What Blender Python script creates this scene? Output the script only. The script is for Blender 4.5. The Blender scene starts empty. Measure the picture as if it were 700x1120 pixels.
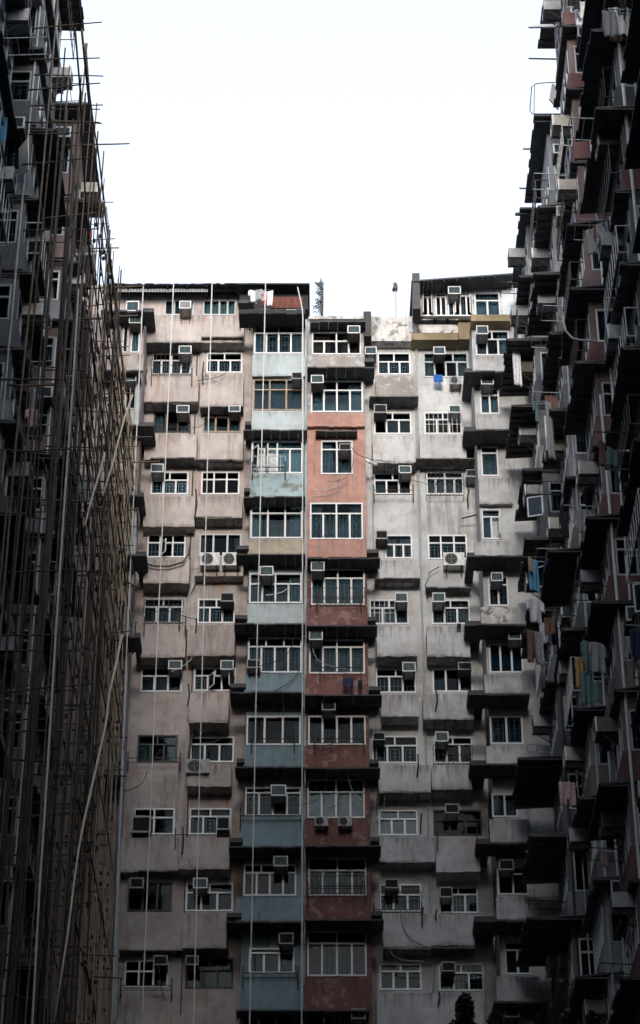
import bpy, bmesh, math, random
from mathutils import Vector, Matrix
R = math.radians
rnd = random.Random(7)
sc = bpy.context.scene
COL = sc.collection

# ------------------------------------------------------------------ camera model
PITCH = R(33.9); FOC = 2592.0; CAMZ = 1.6
def ray(px, py):
    u = (px - 350) / FOC; v = (560 - py) / FOC
    return (u, math.cos(PITCH) - math.sin(PITCH) * v, math.sin(PITCH) + math.cos(PITCH) * v)
def at(px, py, Y):
    """point of the place that the photo shows at px,py, on the plane at depth Y"""
    d = ray(px, py); t = Y / d[1]
    return Vector((d[0] * t, Y, CAMZ + d[2] * t))
def rect(px0, py0, px1, py1, Y):
    """a wall rectangle in metres: x0, x1, z0, z1"""
    m = (py0 + py1) / 2
    return at(px0, m, Y).x, at(px1, m, Y).x, at(px0, py1, Y).z, at(px0, py0, Y).z
def proj(p):
    y, z = p[1], p[2] - CAMZ
    f = y * math.cos(PITCH) + z * math.sin(PITCH); u = -y * math.sin(PITCH) + z * math.cos(PITCH)
    if f <= .1: return (-9999, -9999)
    return 350 + FOC * p[0] / f, 560 - FOC * u / f
def inframe(p, m=40):
    x, y = proj(p); return -m < x < 700 + m and -m < y < 1120 + m

# ------------------------------------------------------------------ materials
MATS = {}
def nt(name):
    m = bpy.data.materials.new(name); m.use_nodes = True
    return m, m.node_tree.nodes, m.node_tree.links, m.node_tree.nodes['Principled BSDF']
def ramp(N, a, b, c0=(0, 0, 0, 1), c1=(1, 1, 1, 1)):
    r = N.new('ShaderNodeValToRGB'); e = r.color_ramp.elements
    e[0].position = a; e[0].color = c0; e[1].position = b; e[1].color = c1
    return r
def stucco(name, col, grime=.6, streak=.6, rough=.92, rust=0.0, scale=1.0, peel=None, drip=0.0):
    """painted render with blotches, water streaks and a fine bump"""
    m, N, L, P = nt(name)
    g = N.new('ShaderNodeNewGeometry')
    def noise(sc_, det, mapping=None, off=(0, 0, 0)):
        mp = N.new('ShaderNodeMapping'); L.new(g.outputs['Position'], mp.inputs[0])
        mp.inputs['Scale'].default_value = mapping or (1, 1, 1); mp.inputs['Location'].default_value = off
        n = N.new('ShaderNodeTexNoise'); n.inputs['Scale'].default_value = sc_; n.inputs['Detail'].default_value = det
        n.inputs['Roughness'].default_value = .62
        L.new(mp.outputs[0], n.inputs['Vector']); return n
    def mix(a, b, fac, mode='MIX'):
        x = N.new('ShaderNodeMix'); x.data_type = 'RGBA'; x.blend_type = mode
        for i, s in ((0, fac), (6, a), (7, b)):
            if hasattr(s, 'links') or hasattr(s, 'is_linked'): L.new(s, x.inputs[i])
            else: x.inputs[i].default_value = s
        return x.outputs[2]
    c = (*col, 1)
    big = noise(.55 * scale, 6); r1 = ramp(N, .40, .60); L.new(big.outputs[0], r1.inputs[0])
    dark = tuple(v * (1 - .45 * grime) for v in col) + (1,)
    out = mix(c, dark, r1.outputs[0])
    med = noise(2.6 * scale, 8, None, (7, 3, 1)); r2 = ramp(N, .50, .64); L.new(med.outputs[0], r2.inputs[0])
    f2 = N.new('ShaderNodeMath'); f2.operation = 'MULTIPLY'; f2.inputs[1].default_value = .55 * grime; L.new(r2.outputs[0], f2.inputs[0])
    out = mix(out, (col[0] * .42, col[1] * .40, col[2] * .38, 1), f2.outputs[0])
    st = noise(2.2, 7, (2.6, 2.6, .24), (0, 0, 5)); st.inputs['Distortion'].default_value = .5; sp_ = noise(.42, 3, None, (2, 4, 8))
    sa = N.new('ShaderNodeMath'); sa.operation = 'MULTIPLY'; L.new(st.outputs[0], sa.inputs[0]); L.new(sp_.outputs[0], sa.inputs[1])
    r3 = ramp(N, .275, .40); L.new(sa.outputs[0], r3.inputs[0])
    f3 = N.new('ShaderNodeMath'); f3.operation = 'MULTIPLY'; f3.inputs[1].default_value = .75 * streak; L.new(r3.outputs[0], f3.inputs[0])
    out = mix(out, (col[0] * .30, col[1] * .28, col[2] * .26, 1), f3.outputs[0])
    if rust:
        ru = noise(1.3, 5, (2.0, 2.0, .22), (3, 0, 9)); r4 = ramp(N, .56, .70); L.new(ru.outputs[0], r4.inputs[0])
        f4 = N.new('ShaderNodeMath'); f4.operation = 'MULTIPLY'; f4.inputs[1].default_value = rust; L.new(r4.outputs[0], f4.inputs[0])
        out = mix(out, (.34, .17, .07, 1), f4.outputs[0])
    if peel:
        pe = noise(3.4, 9, None, (11, 5, 2)); r5 = ramp(N, .55, .59); L.new(pe.outputs[0], r5.inputs[0])
        f5 = N.new('ShaderNodeMath'); f5.operation = 'MULTIPLY'; f5.inputs[1].default_value = .8; L.new(r5.outputs[0], f5.inputs[0])
        out = mix(out, (*peel, 1), f5.outputs[0])
    if drip:
        # soot runs that start at the top edge of the panel and mould that creeps up from its lower lip
        tc = N.new('ShaderNodeTexCoord'); sx = N.new('ShaderNodeSeparateXYZ'); L.new(tc.outputs['Generated'], sx.inputs[0])
        dn = noise(3.2, 5, (2.2, 2.2, .10), (1, 6, 2))
        a1 = N.new('ShaderNodeMath'); a1.operation = 'MULTIPLY_ADD'; a1.inputs[1].default_value = 2.6; a1.inputs[2].default_value = -1.75; L.new(dn.outputs[0], a1.inputs[0])
        a2 = N.new('ShaderNodeMath'); a2.operation = 'ADD'; L.new(a1.outputs[0], a2.inputs[0]); L.new(sx.outputs['Z'], a2.inputs[1])
        rd = ramp(N, .28, .95); L.new(a2.outputs[0], rd.inputs[0])
        fd = N.new('ShaderNodeMath'); fd.operation = 'MULTIPLY'; fd.inputs[1].default_value = drip; L.new(rd.outputs[0], fd.inputs[0])
        out = mix(out, (col[0] * .26, col[1] * .23, col[2] * .21, 1), fd.outputs[0])
        mn = noise(4.5, 7, None, (9, 2, 4))
        b1 = N.new('ShaderNodeMath'); b1.operation = 'MULTIPLY_ADD'; b1.inputs[1].default_value = -2.2; L.new(sx.outputs['Z'], b1.inputs[0]); L.new(mn.outputs[0], b1.inputs[2])
        rb = ramp(N, .22, .52); L.new(b1.outputs[0], rb.inputs[0])
        fb = N.new('ShaderNodeMath'); fb.operation = 'MULTIPLY'; fb.inputs[1].default_value = .75 * drip; L.new(rb.outputs[0], fb.inputs[0])
        out = mix(out, (.075, .068, .06, 1), fb.outputs[0])
    L.new(out, P.inputs['Base Color']); P.inputs['Roughness'].default_value = rough
    P.inputs['Specular IOR Level'].default_value = .25
    fine = noise(38, 4); b = N.new('ShaderNodeBump'); b.inputs['Strength'].default_value = .35; b.inputs['Distance'].default_value = .02
    L.new(fine.outputs[0], b.inputs['Height']); L.new(b.outputs[0], P.inputs['Normal'])
    MATS[name] = m
    return m
def plain(name, col, rough=.6, metal=0.0, var=.3, scale=6.0, stretch=(1, 1, 1), spec=.4):
    m, N, L, P = nt(name)
    g = N.new('ShaderNodeTexCoord'); mp = N.new('ShaderNodeMapping'); mp.inputs['Scale'].default_value = stretch
    L.new(g.outputs['Object'], mp.inputs[0])
    n = N.new('ShaderNodeTexNoise'); n.inputs['Scale'].default_value = scale; n.inputs['Detail'].default_value = 6
    L.new(mp.outputs[0], n.inputs['Vector'])
    r = ramp(N, .32, .72, tuple(min(1, v * (1 + .25 * var)) for v in col) + (1,), tuple(v * (1 - var) for v in col) + (1,))
    L.new(n.outputs[0], r.inputs[0]); L.new(r.outputs[0], P.inputs['Base Color'])
    P.inputs['Roughness'].default_value = rough; P.inputs['Metallic'].default_value = metal
    P.inputs['Specular IOR Level'].default_value = spec
    MATS[name] = m
    return m
def glass(name, tint, fres=.22):
    m, N, L, P = nt(name); N.remove(P)
    out = [n for n in N if n.type == 'OUTPUT_MATERIAL'][0]
    tr = N.new('ShaderNodeBsdfTransparent'); tr.inputs[0].default_value = (*tint, 1)
    gl = N.new('ShaderNodeBsdfGlossy'); gl.inputs['Roughness'].default_value = .04; gl.inputs[0].default_value = (.9, .95, 1, 1)
    lw = N.new('ShaderNodeLayerWeight'); lw.inputs[0].default_value = fres
    nz = N.new('ShaderNodeTexNoise'); nz.inputs['Scale'].default_value = 1.3
    g = N.new('ShaderNodeNewGeometry'); L.new(g.outputs['Position'], nz.inputs['Vector'])
    bp = N.new('ShaderNodeBump'); bp.inputs['Strength'].default_value = .06; bp.inputs['Distance'].default_value = .1
    L.new(nz.outputs[0], bp.inputs['Height']); L.new(bp.outputs[0], gl.inputs['Normal'])
    mx = N.new('ShaderNodeMixShader'); L.new(lw.outputs['Fresnel'], mx.inputs[0]); L.new(tr.outputs[0], mx.inputs[1]); L.new(gl.outputs[0], mx.inputs[2])
    L.new(mx.outputs[0], out.inputs['Surface'])
    MATS[name] = m
    return m

stucco('cream_wall', (.48, .43, .415), .6, .75, rust=.5)
stucco('cream_parapet', (.51, .46, .44), .5, .6, rust=.45, drip=.7)
stucco('white_wall', (.55, .56, .565), .6, .8, rust=.4)
stucco('white_parapet', (.56, .57, .575), .6, .75, rust=.3, drip=.85)
stucco('stained_white', (.66, .65, .63), .8, .9, peel=(.13, .125, .12), scale=2.2)
stucco('pale_blue', (.46, .52, .54), .4, .4, drip=.45)
stucco('worn_blue', (.36, .47, .50), .7, .8, peel=(.20, .19, .17))
stucco('mid_blue', (.25, .345, .39), .45, .5, drip=.55)
stucco('beige_paint', (.45, .40, .32), .5, .5, drip=.8)
stucco('grey_render', (.33, .31, .295), .5, .5, peel=(.46, .45, .43))
stucco('salmon_pink', (.48, .275, .23), .6, .7, peel=(.33, .24, .21), scale=1.5)
stucco('brick_red', (.215, .108, .098), .6, .5, peel=(.29, .20, .18), scale=1.6, drip=.6)
stucco('ochre_clad', (.33, .265, .165), .8, .7)
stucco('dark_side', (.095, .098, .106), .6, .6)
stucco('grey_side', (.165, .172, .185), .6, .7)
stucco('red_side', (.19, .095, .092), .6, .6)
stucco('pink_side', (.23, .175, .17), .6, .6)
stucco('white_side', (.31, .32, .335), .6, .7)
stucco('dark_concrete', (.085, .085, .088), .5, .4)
stucco('mid_concrete', (.13, .125, .12), .6, .6)
stucco('ground_concrete', (.08, .078, .076), .6, 0)
plain('canopy_dark', (.03, .031, .034), .85, 0, .4, 3)
plain('canopy_dirty', (.15, .145, .14), .9, 0, .5, 3)
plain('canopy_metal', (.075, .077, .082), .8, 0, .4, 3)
plain('rust_sheet', (.19, .065, .045), .85, 0, .6, 4, (4, 1, 1))
plain('white_frame', (.72, .73, .74), .45, 0, .12)
plain('grey_frame', (.42, .45, .47), .4, .2, .2)
plain('dark_frame', (.05, .05, .052), .6)
plain('wood_frame', (.36, .27, .20), .7, 0, .4, 10)
plain('grille_white', (.62, .63, .64), .5, 0, .15)
plain('grille_dark', (.05, .05, .05), .5)
plain('room_dark', (.055, .055, .06), .95, 0, .4, 2)
for nm, c in dict(pale=(.55, .54, .53), cream=(.50, .45, .38), teal=(.22, .29, .30), grey=(.30, .31, .33), mauve=(.52, .46, .47),
                  ochre=(.30, .14, .06), blue=(.06, .20, .30), bright=(.66, .70, .72)).items():
    plain('curtain_' + nm, tuple(v * .85 for v in c), .95, 0, .3, 8)
glass('glass_dark', (.50, .59, .63), .12); glass('glass_teal', (.56, .68, .71), .2); glass('glass_clear', (.85, .88, .88), .2)
for nm, c in dict(white=(.70, .71, .70), grey=(.34, .35, .36), beige=(.42, .40, .355), brown=(.11, .09, .078), dark=(.06, .06, .062)).items():
    plain('unit_' + nm, c, .55, 0, .35, 5)
plain('unit_grille', (.05, .09, .105), .5, .2, .3, 9)
plain('unit_void', (.02, .02, .022), .8)
plain('rusty_steel', (.06, .045, .037), .85, 0, .5, 12)
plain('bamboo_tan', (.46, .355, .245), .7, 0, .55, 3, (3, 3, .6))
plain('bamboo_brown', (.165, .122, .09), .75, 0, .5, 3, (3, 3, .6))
plain('bamboo_dark', (.06, .048, .04), .8, 0, .5, 3)  # also the shaded tone of near and low scaffold poles
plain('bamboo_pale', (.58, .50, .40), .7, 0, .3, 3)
plain('rope_white', (.62, .62, .60), .8, 0, .1)
plain('pipe_pale', (.42, .47, .50), .5, 0, .25, 3)
plain('pipe_dark', (.06, .06, .06), .5)
for nm, c in dict(white=(.72, .73, .75), blue=(.03, .12, .38), sky=(.12, .33, .52), red=(.50, .04, .06), grey=(.30, .31, .33), rust=(.20, .115, .085), navy=(.02, .03, .08),
                  pink=(.50, .35, .36), ochre=(.45, .27, .10), teal=(.13, .21, .23), black=(.02, .02, .022)).items():
    plain('cloth_' + nm, c, .95, 0, .25, 9)
plain('leaf_green', (.045, .06, .035), .7, 0, .5, 3); plain('twig', (.06, .05, .045), .9); plain('bark', (.09, .07, .055), .9, 0, .5, 8)
plain('shrub_grey', (.12, .15, .16), .8, 0, .4)
plain('board_white', (.66, .70, .72), .5, 0, .1)

# ------------------------------------------------------------------ mesh helpers
class MB:
    def __init__(s): s.v = []; s.f = []
    def hexa(s, p):
        b = len(s.v); s.v += [tuple(q) for q in p]
        for f in ((0, 3, 2, 1), (4, 5, 6, 7), (0, 1, 5, 4), (1, 2, 6, 5), (2, 3, 7, 6), (3, 0, 4, 7)): s.f.append(tuple(b + i for i in f))
    def box(s, x0, x1, y0, y1, z0, z1):
        s.hexa([(x0, y0, z0), (x1, y0, z0), (x1, y1, z0), (x0, y1, z0), (x0, y0, z1), (x1, y0, z1), (x1, y1, z1), (x0, y1, z1)])
    def face(s, *p):
        b = len(s.v); s.v += [tuple(q) for q in p]; s.f.append(tuple(range(b, b + len(p))))
    def tube(s, pts, r, n=6, r1=None):
        pts = [Vector(p) for p in pts]; rings = []
        for i, p in enumerate(pts):
            d = (pts[min(i + 1, len(pts) - 1)] - pts[max(i - 1, 0)]).normalized()
            a = d.cross(Vector((0, 0, 1)) if abs(d.z) < .9 else Vector((1, 0, 0))).normalized(); c = d.cross(a)
            rr = r if r1 is None else r + (r1 - r) * i / (len(pts) - 1)
            b = len(s.v); rings.append(b)
            for k in range(n):
                t = 2 * math.pi * k / n; q = p + a * (rr * math.cos(t)) + c * (rr * math.sin(t)); s.v.append(tuple(q))
        for i in range(len(rings) - 1):
            for k in range(n):
                s.f.append((rings[i] + k, rings[i] + (k + 1) % n, rings[i + 1] + (k + 1) % n, rings[i + 1] + k))
        s.f.append(tuple(rings[0] + k for k in reversed(range(n)))); s.f.append(tuple(rings[-1] + k for k in range(n)))
    def build(s, name, mat, parent=None, off=None, smooth=False, norm=True):
        if not s.f: return None
        if off is None: off = tuple(parent['_off']) if parent is not None and '_off' in parent else (0, 0, 0)
        me = bpy.data.meshes.new(name)
        me.from_pydata([(v[0] - off[0], v[1] - off[1], v[2] - off[2]) for v in s.v], [], s.f)
        if norm:
            bm = bmesh.new(); bm.from_mesh(me); bmesh.ops.recalc_face_normals(bm, faces=bm.faces); bm.to_mesh(me); bm.free()
        if smooth:
            for p in me.polygons: p.use_smooth = True
        me.materials.append(MATS[mat] if isinstance(mat, str) else mat)
        o = bpy.data.objects.new(name, me); COL.objects.link(o)
        if parent is not None:
            o.parent = parent; o['_off'] = off
        return o
def tag(o, label=None, cat=None, group=None, kind=None):
    if label: o['label'] = label
    if cat: o['category'] = cat
    if group: o['group'] = group
    if kind: o['kind'] = kind
    return o
def thing(name, label, cat, loc=(0, 0, 0), group=None, rot=0):
    o = bpy.data.objects.new(name, None); COL.objects.link(o); o.location = loc; o.rotation_euler = (0, 0, rot)
    o.empty_display_size = .3; o['_off'] = tuple(loc)
    return tag(o, label, cat, group)
def solo(mb, name, mat, label, cat, group=None, kind=None, smooth=False, base=None):
    """a thing that is one mesh; its origin goes to its base"""
    xs = [v[0] for v in mb.v]; ys = [v[1] for v in mb.v]; zs = [v[2] for v in mb.v]
    off = base or ((min(xs) + max(xs)) / 2, (min(ys) + max(ys)) / 2, min(zs))
    o = mb.build(name, mat, None, off, smooth); o.location = off
    return tag(o, label, cat, group, kind)
def copy_thing(src, loc, rot=0, scale=(1, 1, 1)):
    r = src.copy(); COL.objects.link(r); r.location = loc; r.rotation_euler = (0, 0, rot); r.scale = scale
    for c in list(src.children):
        k = c.copy(); COL.objects.link(k); k.parent = r
        for g in list(c.children):
            q = g.copy(); COL.objects.link(q); q.parent = k
    return r

class Fr:
    """a wall frame: u runs along the wall, v is up, d is the distance out of the wall"""
    def __init__(s, kind, pos): s.k = kind; s.p = pos
    def __call__(s, u, v, d):
        if s.k == 'B': return (u, s.p - d, v)
        if s.k == 'R': return (s.p - d, u, v)      # right block, its front looks to -X
        return (s.p + d, u, v)                      # left block, its front looks to +X
    def box(s, mb, u0, u1, v0, v1, d0, d1):
        mb.hexa([s(u0, v0, d0), s(u1, v0, d0), s(u1, v0, d1), s(u0, v0, d1), s(u0, v1, d0), s(u1, v1, d0), s(u1, v1, d1), s(u0, v1, d1)])

def wall_holes(mb, F, u0, u1, v0, v1, holes, d=0.0, reveal=.16):
    """a wall face with real openings and their reveals"""
    us = sorted({u0, u1, *[h[0] for h in holes], *[h[1] for h in holes]}); us = [u for u in us if u0 <= u <= u1]
    vs = sorted({v0, v1, *[h[2] for h in holes], *[h[3] for h in holes]}); vs = [v for v in vs if v0 <= v <= v1]
    for b, t in zip(vs, vs[1:]):
        run = None
        for a, c in zip(us, us[1:]):
            mu, mv = (a + c) / 2, (b + t) / 2
            inh = any(h[0] < mu < h[1] and h[2] < mv < h[3] for h in holes)
            if not inh: run = (run[0] if run else a, c)
            if (inh or c == us[-1]) and run:
                mb.face(F(run[0], b, d), F(run[1], b, d), F(run[1], t, d), F(run[0], t, d)); run = None
    for h in holes:
        a, c, b, t = h; e = d - reveal
        mb.face(F(a, b, d), F(a, b, e), F(a, t, e), F(a, t, d)); mb.face(F(c, b, d), F(c, t, d), F(c, t, e), F(c, b, e))
        mb.face(F(a, b, d), F(c, b, d), F(c, b, e), F(a, b, e)); mb.face(F(a, t, d), F(a, t, e), F(c, t, e), F(c, t, d))

def window(F, r, root, n=4, tr=.35, tn=2, frame='white_frame', gr=None, cur=None, curpart=1.0, gl='glass_dark', opened=(), d=0.0, small=False):
    """frame with its panes, grille, curtains, open sashes and the dark room behind"""
    u0, u1, v0, v1 = r; W = u1 - u0; H = v1 - v0; w = .055
    fm = MB(); pm = MB(); gm = MB(); cm = MB(); sashes = []
    D0, D1 = d - .07, d + .015
    F.box(fm, u0, u1, v0, v0 + w, D0, D1 + .012); F.box(fm, u0, u1, v1 - w, v1, D0, D1)
    F.box(fm, u0, u0 + w, v0 + w, v1 - w, D0, D1); F.box(fm, u1 - w, u1, v0 + w, v1 - w, D0, D1)
    vt = v1 - H * tr if tr else v1 - w
    if tr:
        F.box(fm, u0 + w, u1 - w, vt - w / 2, vt + w / 2, D0, D1 + .004)
        for i in range(1, tn):
            c = u0 + W * i / tn; F.box(fm, c - w / 2, c + w / 2, vt + w / 2, v1 - w, D0, D1 - .003)
        F.box(pm, u0 + w, u1 - w, vt + w / 2, v1 - w, d - .045, d - .037)
    top = vt - (w / 2 if tr else 0)
    for i in range(1, n):
        c = u0 + W * i / n; F.box(fm, c - w * .6, c + w * .6, v0 + w, top, D0, D1 - .003)
    for i in range(n):
        a = u0 + W * i / n + w * .6; b = u0 + W * (i + 1) / n - w * .6
        if i in opened:
            # a casement swung outward on its outer jamb
            sm = MB(); sg = MB(); sashes.append((sm, sg))
            s = 1 if i >= n / 2 else -1; hu = b if s > 0 else a; L = b - a; an = R(rnd.uniform(55, 80))
            def S(t, v, q, hu=hu, s=s, an=an):
                return F(hu - s * t * math.cos(an) + s * q * math.sin(an), v, d + .02 + t * math.sin(an) + q * math.cos(an))
            def sb(m, t0, t1, z0, z1, q0, q1):
                m.hexa([S(t0, z0, q0), S(t1, z0, q0), S(t1, z0, q1), S(t0, z0, q1), S(t0, z1, q0), S(t1, z1, q0), S(t1, z1, q1), S(t0, z1, q1)])
            zb, zt = v0 + w, top; k = .045
            sb(sm, 0, L, zb, zb + k, 0, .03); sb(sm, 0, L, zt - k, zt, 0, .03); sb(sm, 0, k, zb + k, zt - k, 0, .03); sb(sm, L - k, L, zb + k, zt - k, 0, .03)
            sb(sg, k, L - k, zb + k, zt - k, .011, .019)
            if gr: sb(sm, L / 2 - .012, L / 2 + .012, zb + k, zt - k, .005, .011)
            continue
        F.box(pm, a, b, v0 + w, top, d - .045, d - .037)
        k = .028; e0, e1 = d - .074, d - .058
        if gr == 'deco':
            m = .055; aa, bb, zz0, zz1 = a + m, b - m, v0 + w + m, top - m
            F.box(gm, aa, aa + k, zz0, zz1, e0, e1); F.box(gm, bb - k, bb, zz0, zz1, e0, e1)
            F.box(gm, aa, bb, zz0, zz0 + k, e0 + .003, e1 + .003); F.box(gm, aa, bb, zz1 - k, zz1, e0 + .003, e1 + .003)
            c = (aa + bb) / 2; F.box(gm, c - k / 2, c + k / 2, zz0 + k, zz1 - k, e0, e1)
            hh = (zz0 + zz1) / 2
            F.box(gm, c - .07, c + .07, hh + .06, hh + .06 + k, e0 + .006, e1 + .006); F.box(gm, c - .07, c + .07, hh - .06 - k, hh - .06, e0 + .006, e1 + .006)
        elif gr == 'x':
            for (p, q) in (((a, v0 + w), (b, top)), ((a, top), (b, v0 + w))):
                P0, P1 = Vector(F(p[0], p[1], d - .066)), Vector(F(q[0], q[1], d - .066)); gm.tube([P0, P1], .016, 4)
            c = (a + b) / 2; F.box(gm, c - .012, c + .012, v0 + w, top, e0 - .02, e1 - .02)
            F.box(gm, a + .05, a + .074, v0 + w, top, e0 - .02, e1 - .02); F.box(gm, b - .074, b - .05, v0 + w, top, e0 - .02, e1 - .02)
        elif gr == 'bars':
            nb = max(2, int((b - a) / .11))
            for j in range(1, nb):
                c = a + (b - a) * j / nb; F.box(gm, c - .011, c + .011, v0 + w, top, e0, e1)
            F.box(gm, a, b, (v0 + top) / 2 - .011, (v0 + top) / 2 + .011, e0 - .018, e1 - .018)
    if cur:
        # pleated curtains: one or two drawn lengths
        spans = [(u0 + .06, u0 + .06 + (W - .12) * curpart)] if curpart >= 1 else [(u0 + .06, u0 + .06 + W * curpart / 2), (u1 - .06 - W * curpart / 2, u1 - .06)]
        zt, zb = (v1 - .07, v0 + .03)
        for a, b in spans:
            ns = max(6, int((b - a) / .035)); ph = rnd.random() * 6; prev = None
            for i in range(ns + 1):
                u = a + (b - a) * i / ns; dd = d - (.30 if v0 < 42 else .17) + .025 * math.sin(u * 46 + ph) + .012 * math.sin(u * 19 + ph * 2)
                q = (F(u, zb, dd), F(u, zt, dd + .01))
                if prev: cm.face(prev[0], q[0], q[1], prev[1])
                prev = q
    f = fm.build('window', frame, root)
    pm.build('pane', gl, f)
    if gm.f: gm.build('grille', 'grille_white' if gr != 'bars' else ('grille_white' if rnd.random() < .6 else 'grille_dark'), f)
    if cm.f: cm.build('curtain', 'curtain_' + cur, f, norm=False)
    for sm, sg in sashes:
        sm.build('open_sash', frame, f); sg.build('sash_pane', 'glass_teal', f)
    rm = MB(); e, g = d - .16, d - 1.1
    a, b, z0, z1 = u0 - .05, u1 + .05, v0 - .05, v1 + .05
    rm.face(F(a, z0, g), F(b, z0, g), F(b, z1, g), F(a, z1, g)); rm.face(F(a, z0, e), F(a, z0, g), F(a, z1, g), F(a, z1, e)); rm.face(F(b, z0, e), F(b, z1, e), F(b, z1, g), F(b, z0, g))
    rm.face(F(a, z0, e), F(b, z0, e), F(b, z0, g), F(a, z0, g)); rm.face(F(a, z1, e), F(a, z1, g), F(b, z1, g), F(b, z1, e))
    rm.build('room_recess', 'room_dark', f, norm=False)
    return f

# ------------------------------------------------------------------ prototypes: air conditioners, condensers
def proto_ac(body, rim, under):
    """window unit, 0.62 wide x 0.42 high x 0.6 deep, back at y=0, front at y=-0.6"""
    t = thing('air_conditioner', 'proto', 'air conditioner', (0, 0, 0), 'air conditioners sticking out of the facades')
    w, h, dp = .31, .42, .6
    m = MB(); k = .035
    m.box(-w, w, -dp + .04, 0, .0, .012); m.box(-w, w, -dp + .04, 0, h - .02, h)
    m.box(-w, -w + .015, -dp + .04, 0, .012, h - .02); m.box(w - .015, w, -dp + .04, 0, .012, h - .02)
    m.box(-w + .015, w - .015, -.06, -.03, .012, h - .02)
    for i in range(5): m.box(-w - .004, -w + .001, -.5 + i * .05, -.48 + i * .05, .1, h - .1); m.box(w - .001, w + .004, -.5 + i * .05, -.48 + i * .05, .1, h - .1)
    m.build('casing', under, t)
    m = MB()
    m.box(-w - .01, w + .01, -dp, -dp + .045, -.01, k); m.box(-w - .01, w + .01, -dp, -dp + .045, h - k, h + .01)
    m.box(-w - .01, -w + k, -dp, -dp + .045, k, h - k); m.box(w - k, w + .01, -dp, -dp + .045, k, h - k)
    m.build('front_rim', rim, t)
    m = MB()
    for i in range(9): z = k + .012 + i * (h - 2 * k) / 9; m.box(-w + k, w - k, -dp + .02, -dp + .05, z, z + .022)
    m.box(-.008, .008, -dp + .014, -dp + .02, k, h - k)
    g = m.build('louvre', body, t)
    m = MB(); m.box(-w + .02, w - .02, -dp + .07, -dp + .1, .02, h - .03); m.build('coil', 'unit_void', t)
    for s in (-.22, .22):
        m = MB()
        m.box(s - .015, s + .015, -dp + .06, 0, -.035, -.012)
        m.hexa([(s - .012, -.42, -.05), (s + .012, -.42, -.05), (s + .012, -.40, -.035), (s - .012, -.40, -.035)] + [(s - .012, -.02, -.36), (s + .012, -.02, -.36), (s + .012, 0, -.34), (s - .012, 0, -.34)])
        m.build('bracket', 'rusty_steel', t)
    return t
def proto_cond(col):
    t = thing('condenser_unit', 'proto', 'air conditioner', (0, 0, 0), 'split air conditioner condensers on brackets')
    m = MB(); m.box(-.4, .4, -.32, -.02, 0, .56); m.build('casing', col, t)
    m = MB()
    for r in (.07, .13, .19, .235):
        pts = [(-.1 + r * math.cos(a * math.pi / 10), -.335, .28 + r * math.sin(a * math.pi / 10)) for a in range(21)]
        m.tube(pts, .008, 4)
    m.tube([(-.1, -.34, .045), (-.1, -.34, .515)], .007, 4); m.tube([(-.335, -.34, .28), (.135, -.34, .28)], .007, 4)
    m.build('fan_guard', 'unit_grey', t)
    m = MB(); c = (-.1, -.326, .28); n = 24
    m.tube([(-.1, -.328, .28), (-.1, -.321, .28)], .225, 20); m.build('fan_opening', 'unit_void', t)
    for s in (-.28, .28):
        m = MB(); m.box(s - .02, s + .02, -.36, 0, -.05, -.004); m.box(s - .02, s + .02, -.03, 0, -.3, -.05)
        m.build('bracket', 'rusty_steel', t)
    return t
PROT = {}
AC_KINDS = dict(white=('unit_grille', 'unit_white', 'unit_grey'), brown=('unit_grille', 'unit_white', 'unit_brown'), beige=('unit_grey', 'unit_white', 'unit_beige'),
                dark=('unit_void', 'unit_grey', 'unit_dark'), grey=('unit_void', 'unit_grey', 'unit_grey'))
for k, v in AC_KINDS.items(): PROT[k] = proto_ac(*v)
for k in ('white', 'grey'): PROT['cond_' + k] = proto_cond('unit_' + k)
ALL_AC = []
DESC = dict(white='white rimmed grey air conditioner', brown='white rimmed brown air conditioner', beige='beige air conditioner',
            dark='dark grey air conditioner', grey='plain grey air conditioner', cond_white='white condenser with round fan', cond_grey='grey condenser with round fan')
def place_ac(kind, loc, rot, where, sx=1, sz=1, key=None):
    o = copy_thing(PROT[kind], loc, rot, (sx, 1, sz))
    if where: o['label'] = DESC[kind] + ' ' + where
    ALL_AC.append((o, kind, key)); return o
ORD = ['', 'first', 'second', 'third', 'fourth', 'fifth', 'sixth', 'seventh', 'eighth', 'ninth', 'tenth', 'eleventh', 'twelfth', 'thirteenth', 'fourteenth', 'fifteenth', 'sixteenth', 'seventeenth', 'eighteenth', 'nineteenth', 'twentieth'] + ['%dth' % i for i in range(21, 60)]

# ------------------------------------------------------------------ setting
g = MB(); n = 12; S = 2500
for i in range(n):
    for j in range(n):
        x0, x1 = -S + 2 * S * i / n, -S + 2 * S * (i + 1) / n; y0, y1 = -S + 2 * S * j / n, -S + 2 * S * (j + 1) / n
        g.face((x0, y0, 0), (x1, y0, 0), (x1, y1, 0), (x0, y1, 0))
gr_ = g.build('ground', 'ground_concrete'); tag(gr_, kind='structure')

# ================================================================== BACK BLOCK
YW = 71.0     # recessed wall of the cream and the white columns
YC = 69.95    # front of the blue and the red bay columns
YS = 69.2     # end bays beside the two side blocks
ROOF = at(350, 345, YC).z
back = thing('apartment_building', 'weathered apartment block across the courtyard end with cream, pale blue, red and white columns', 'apartment building', (0, YW, 0))
FB = Fr('B', YW); FC = Fr('B', YC); FS = Fr('B', YS)
W = dict
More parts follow.
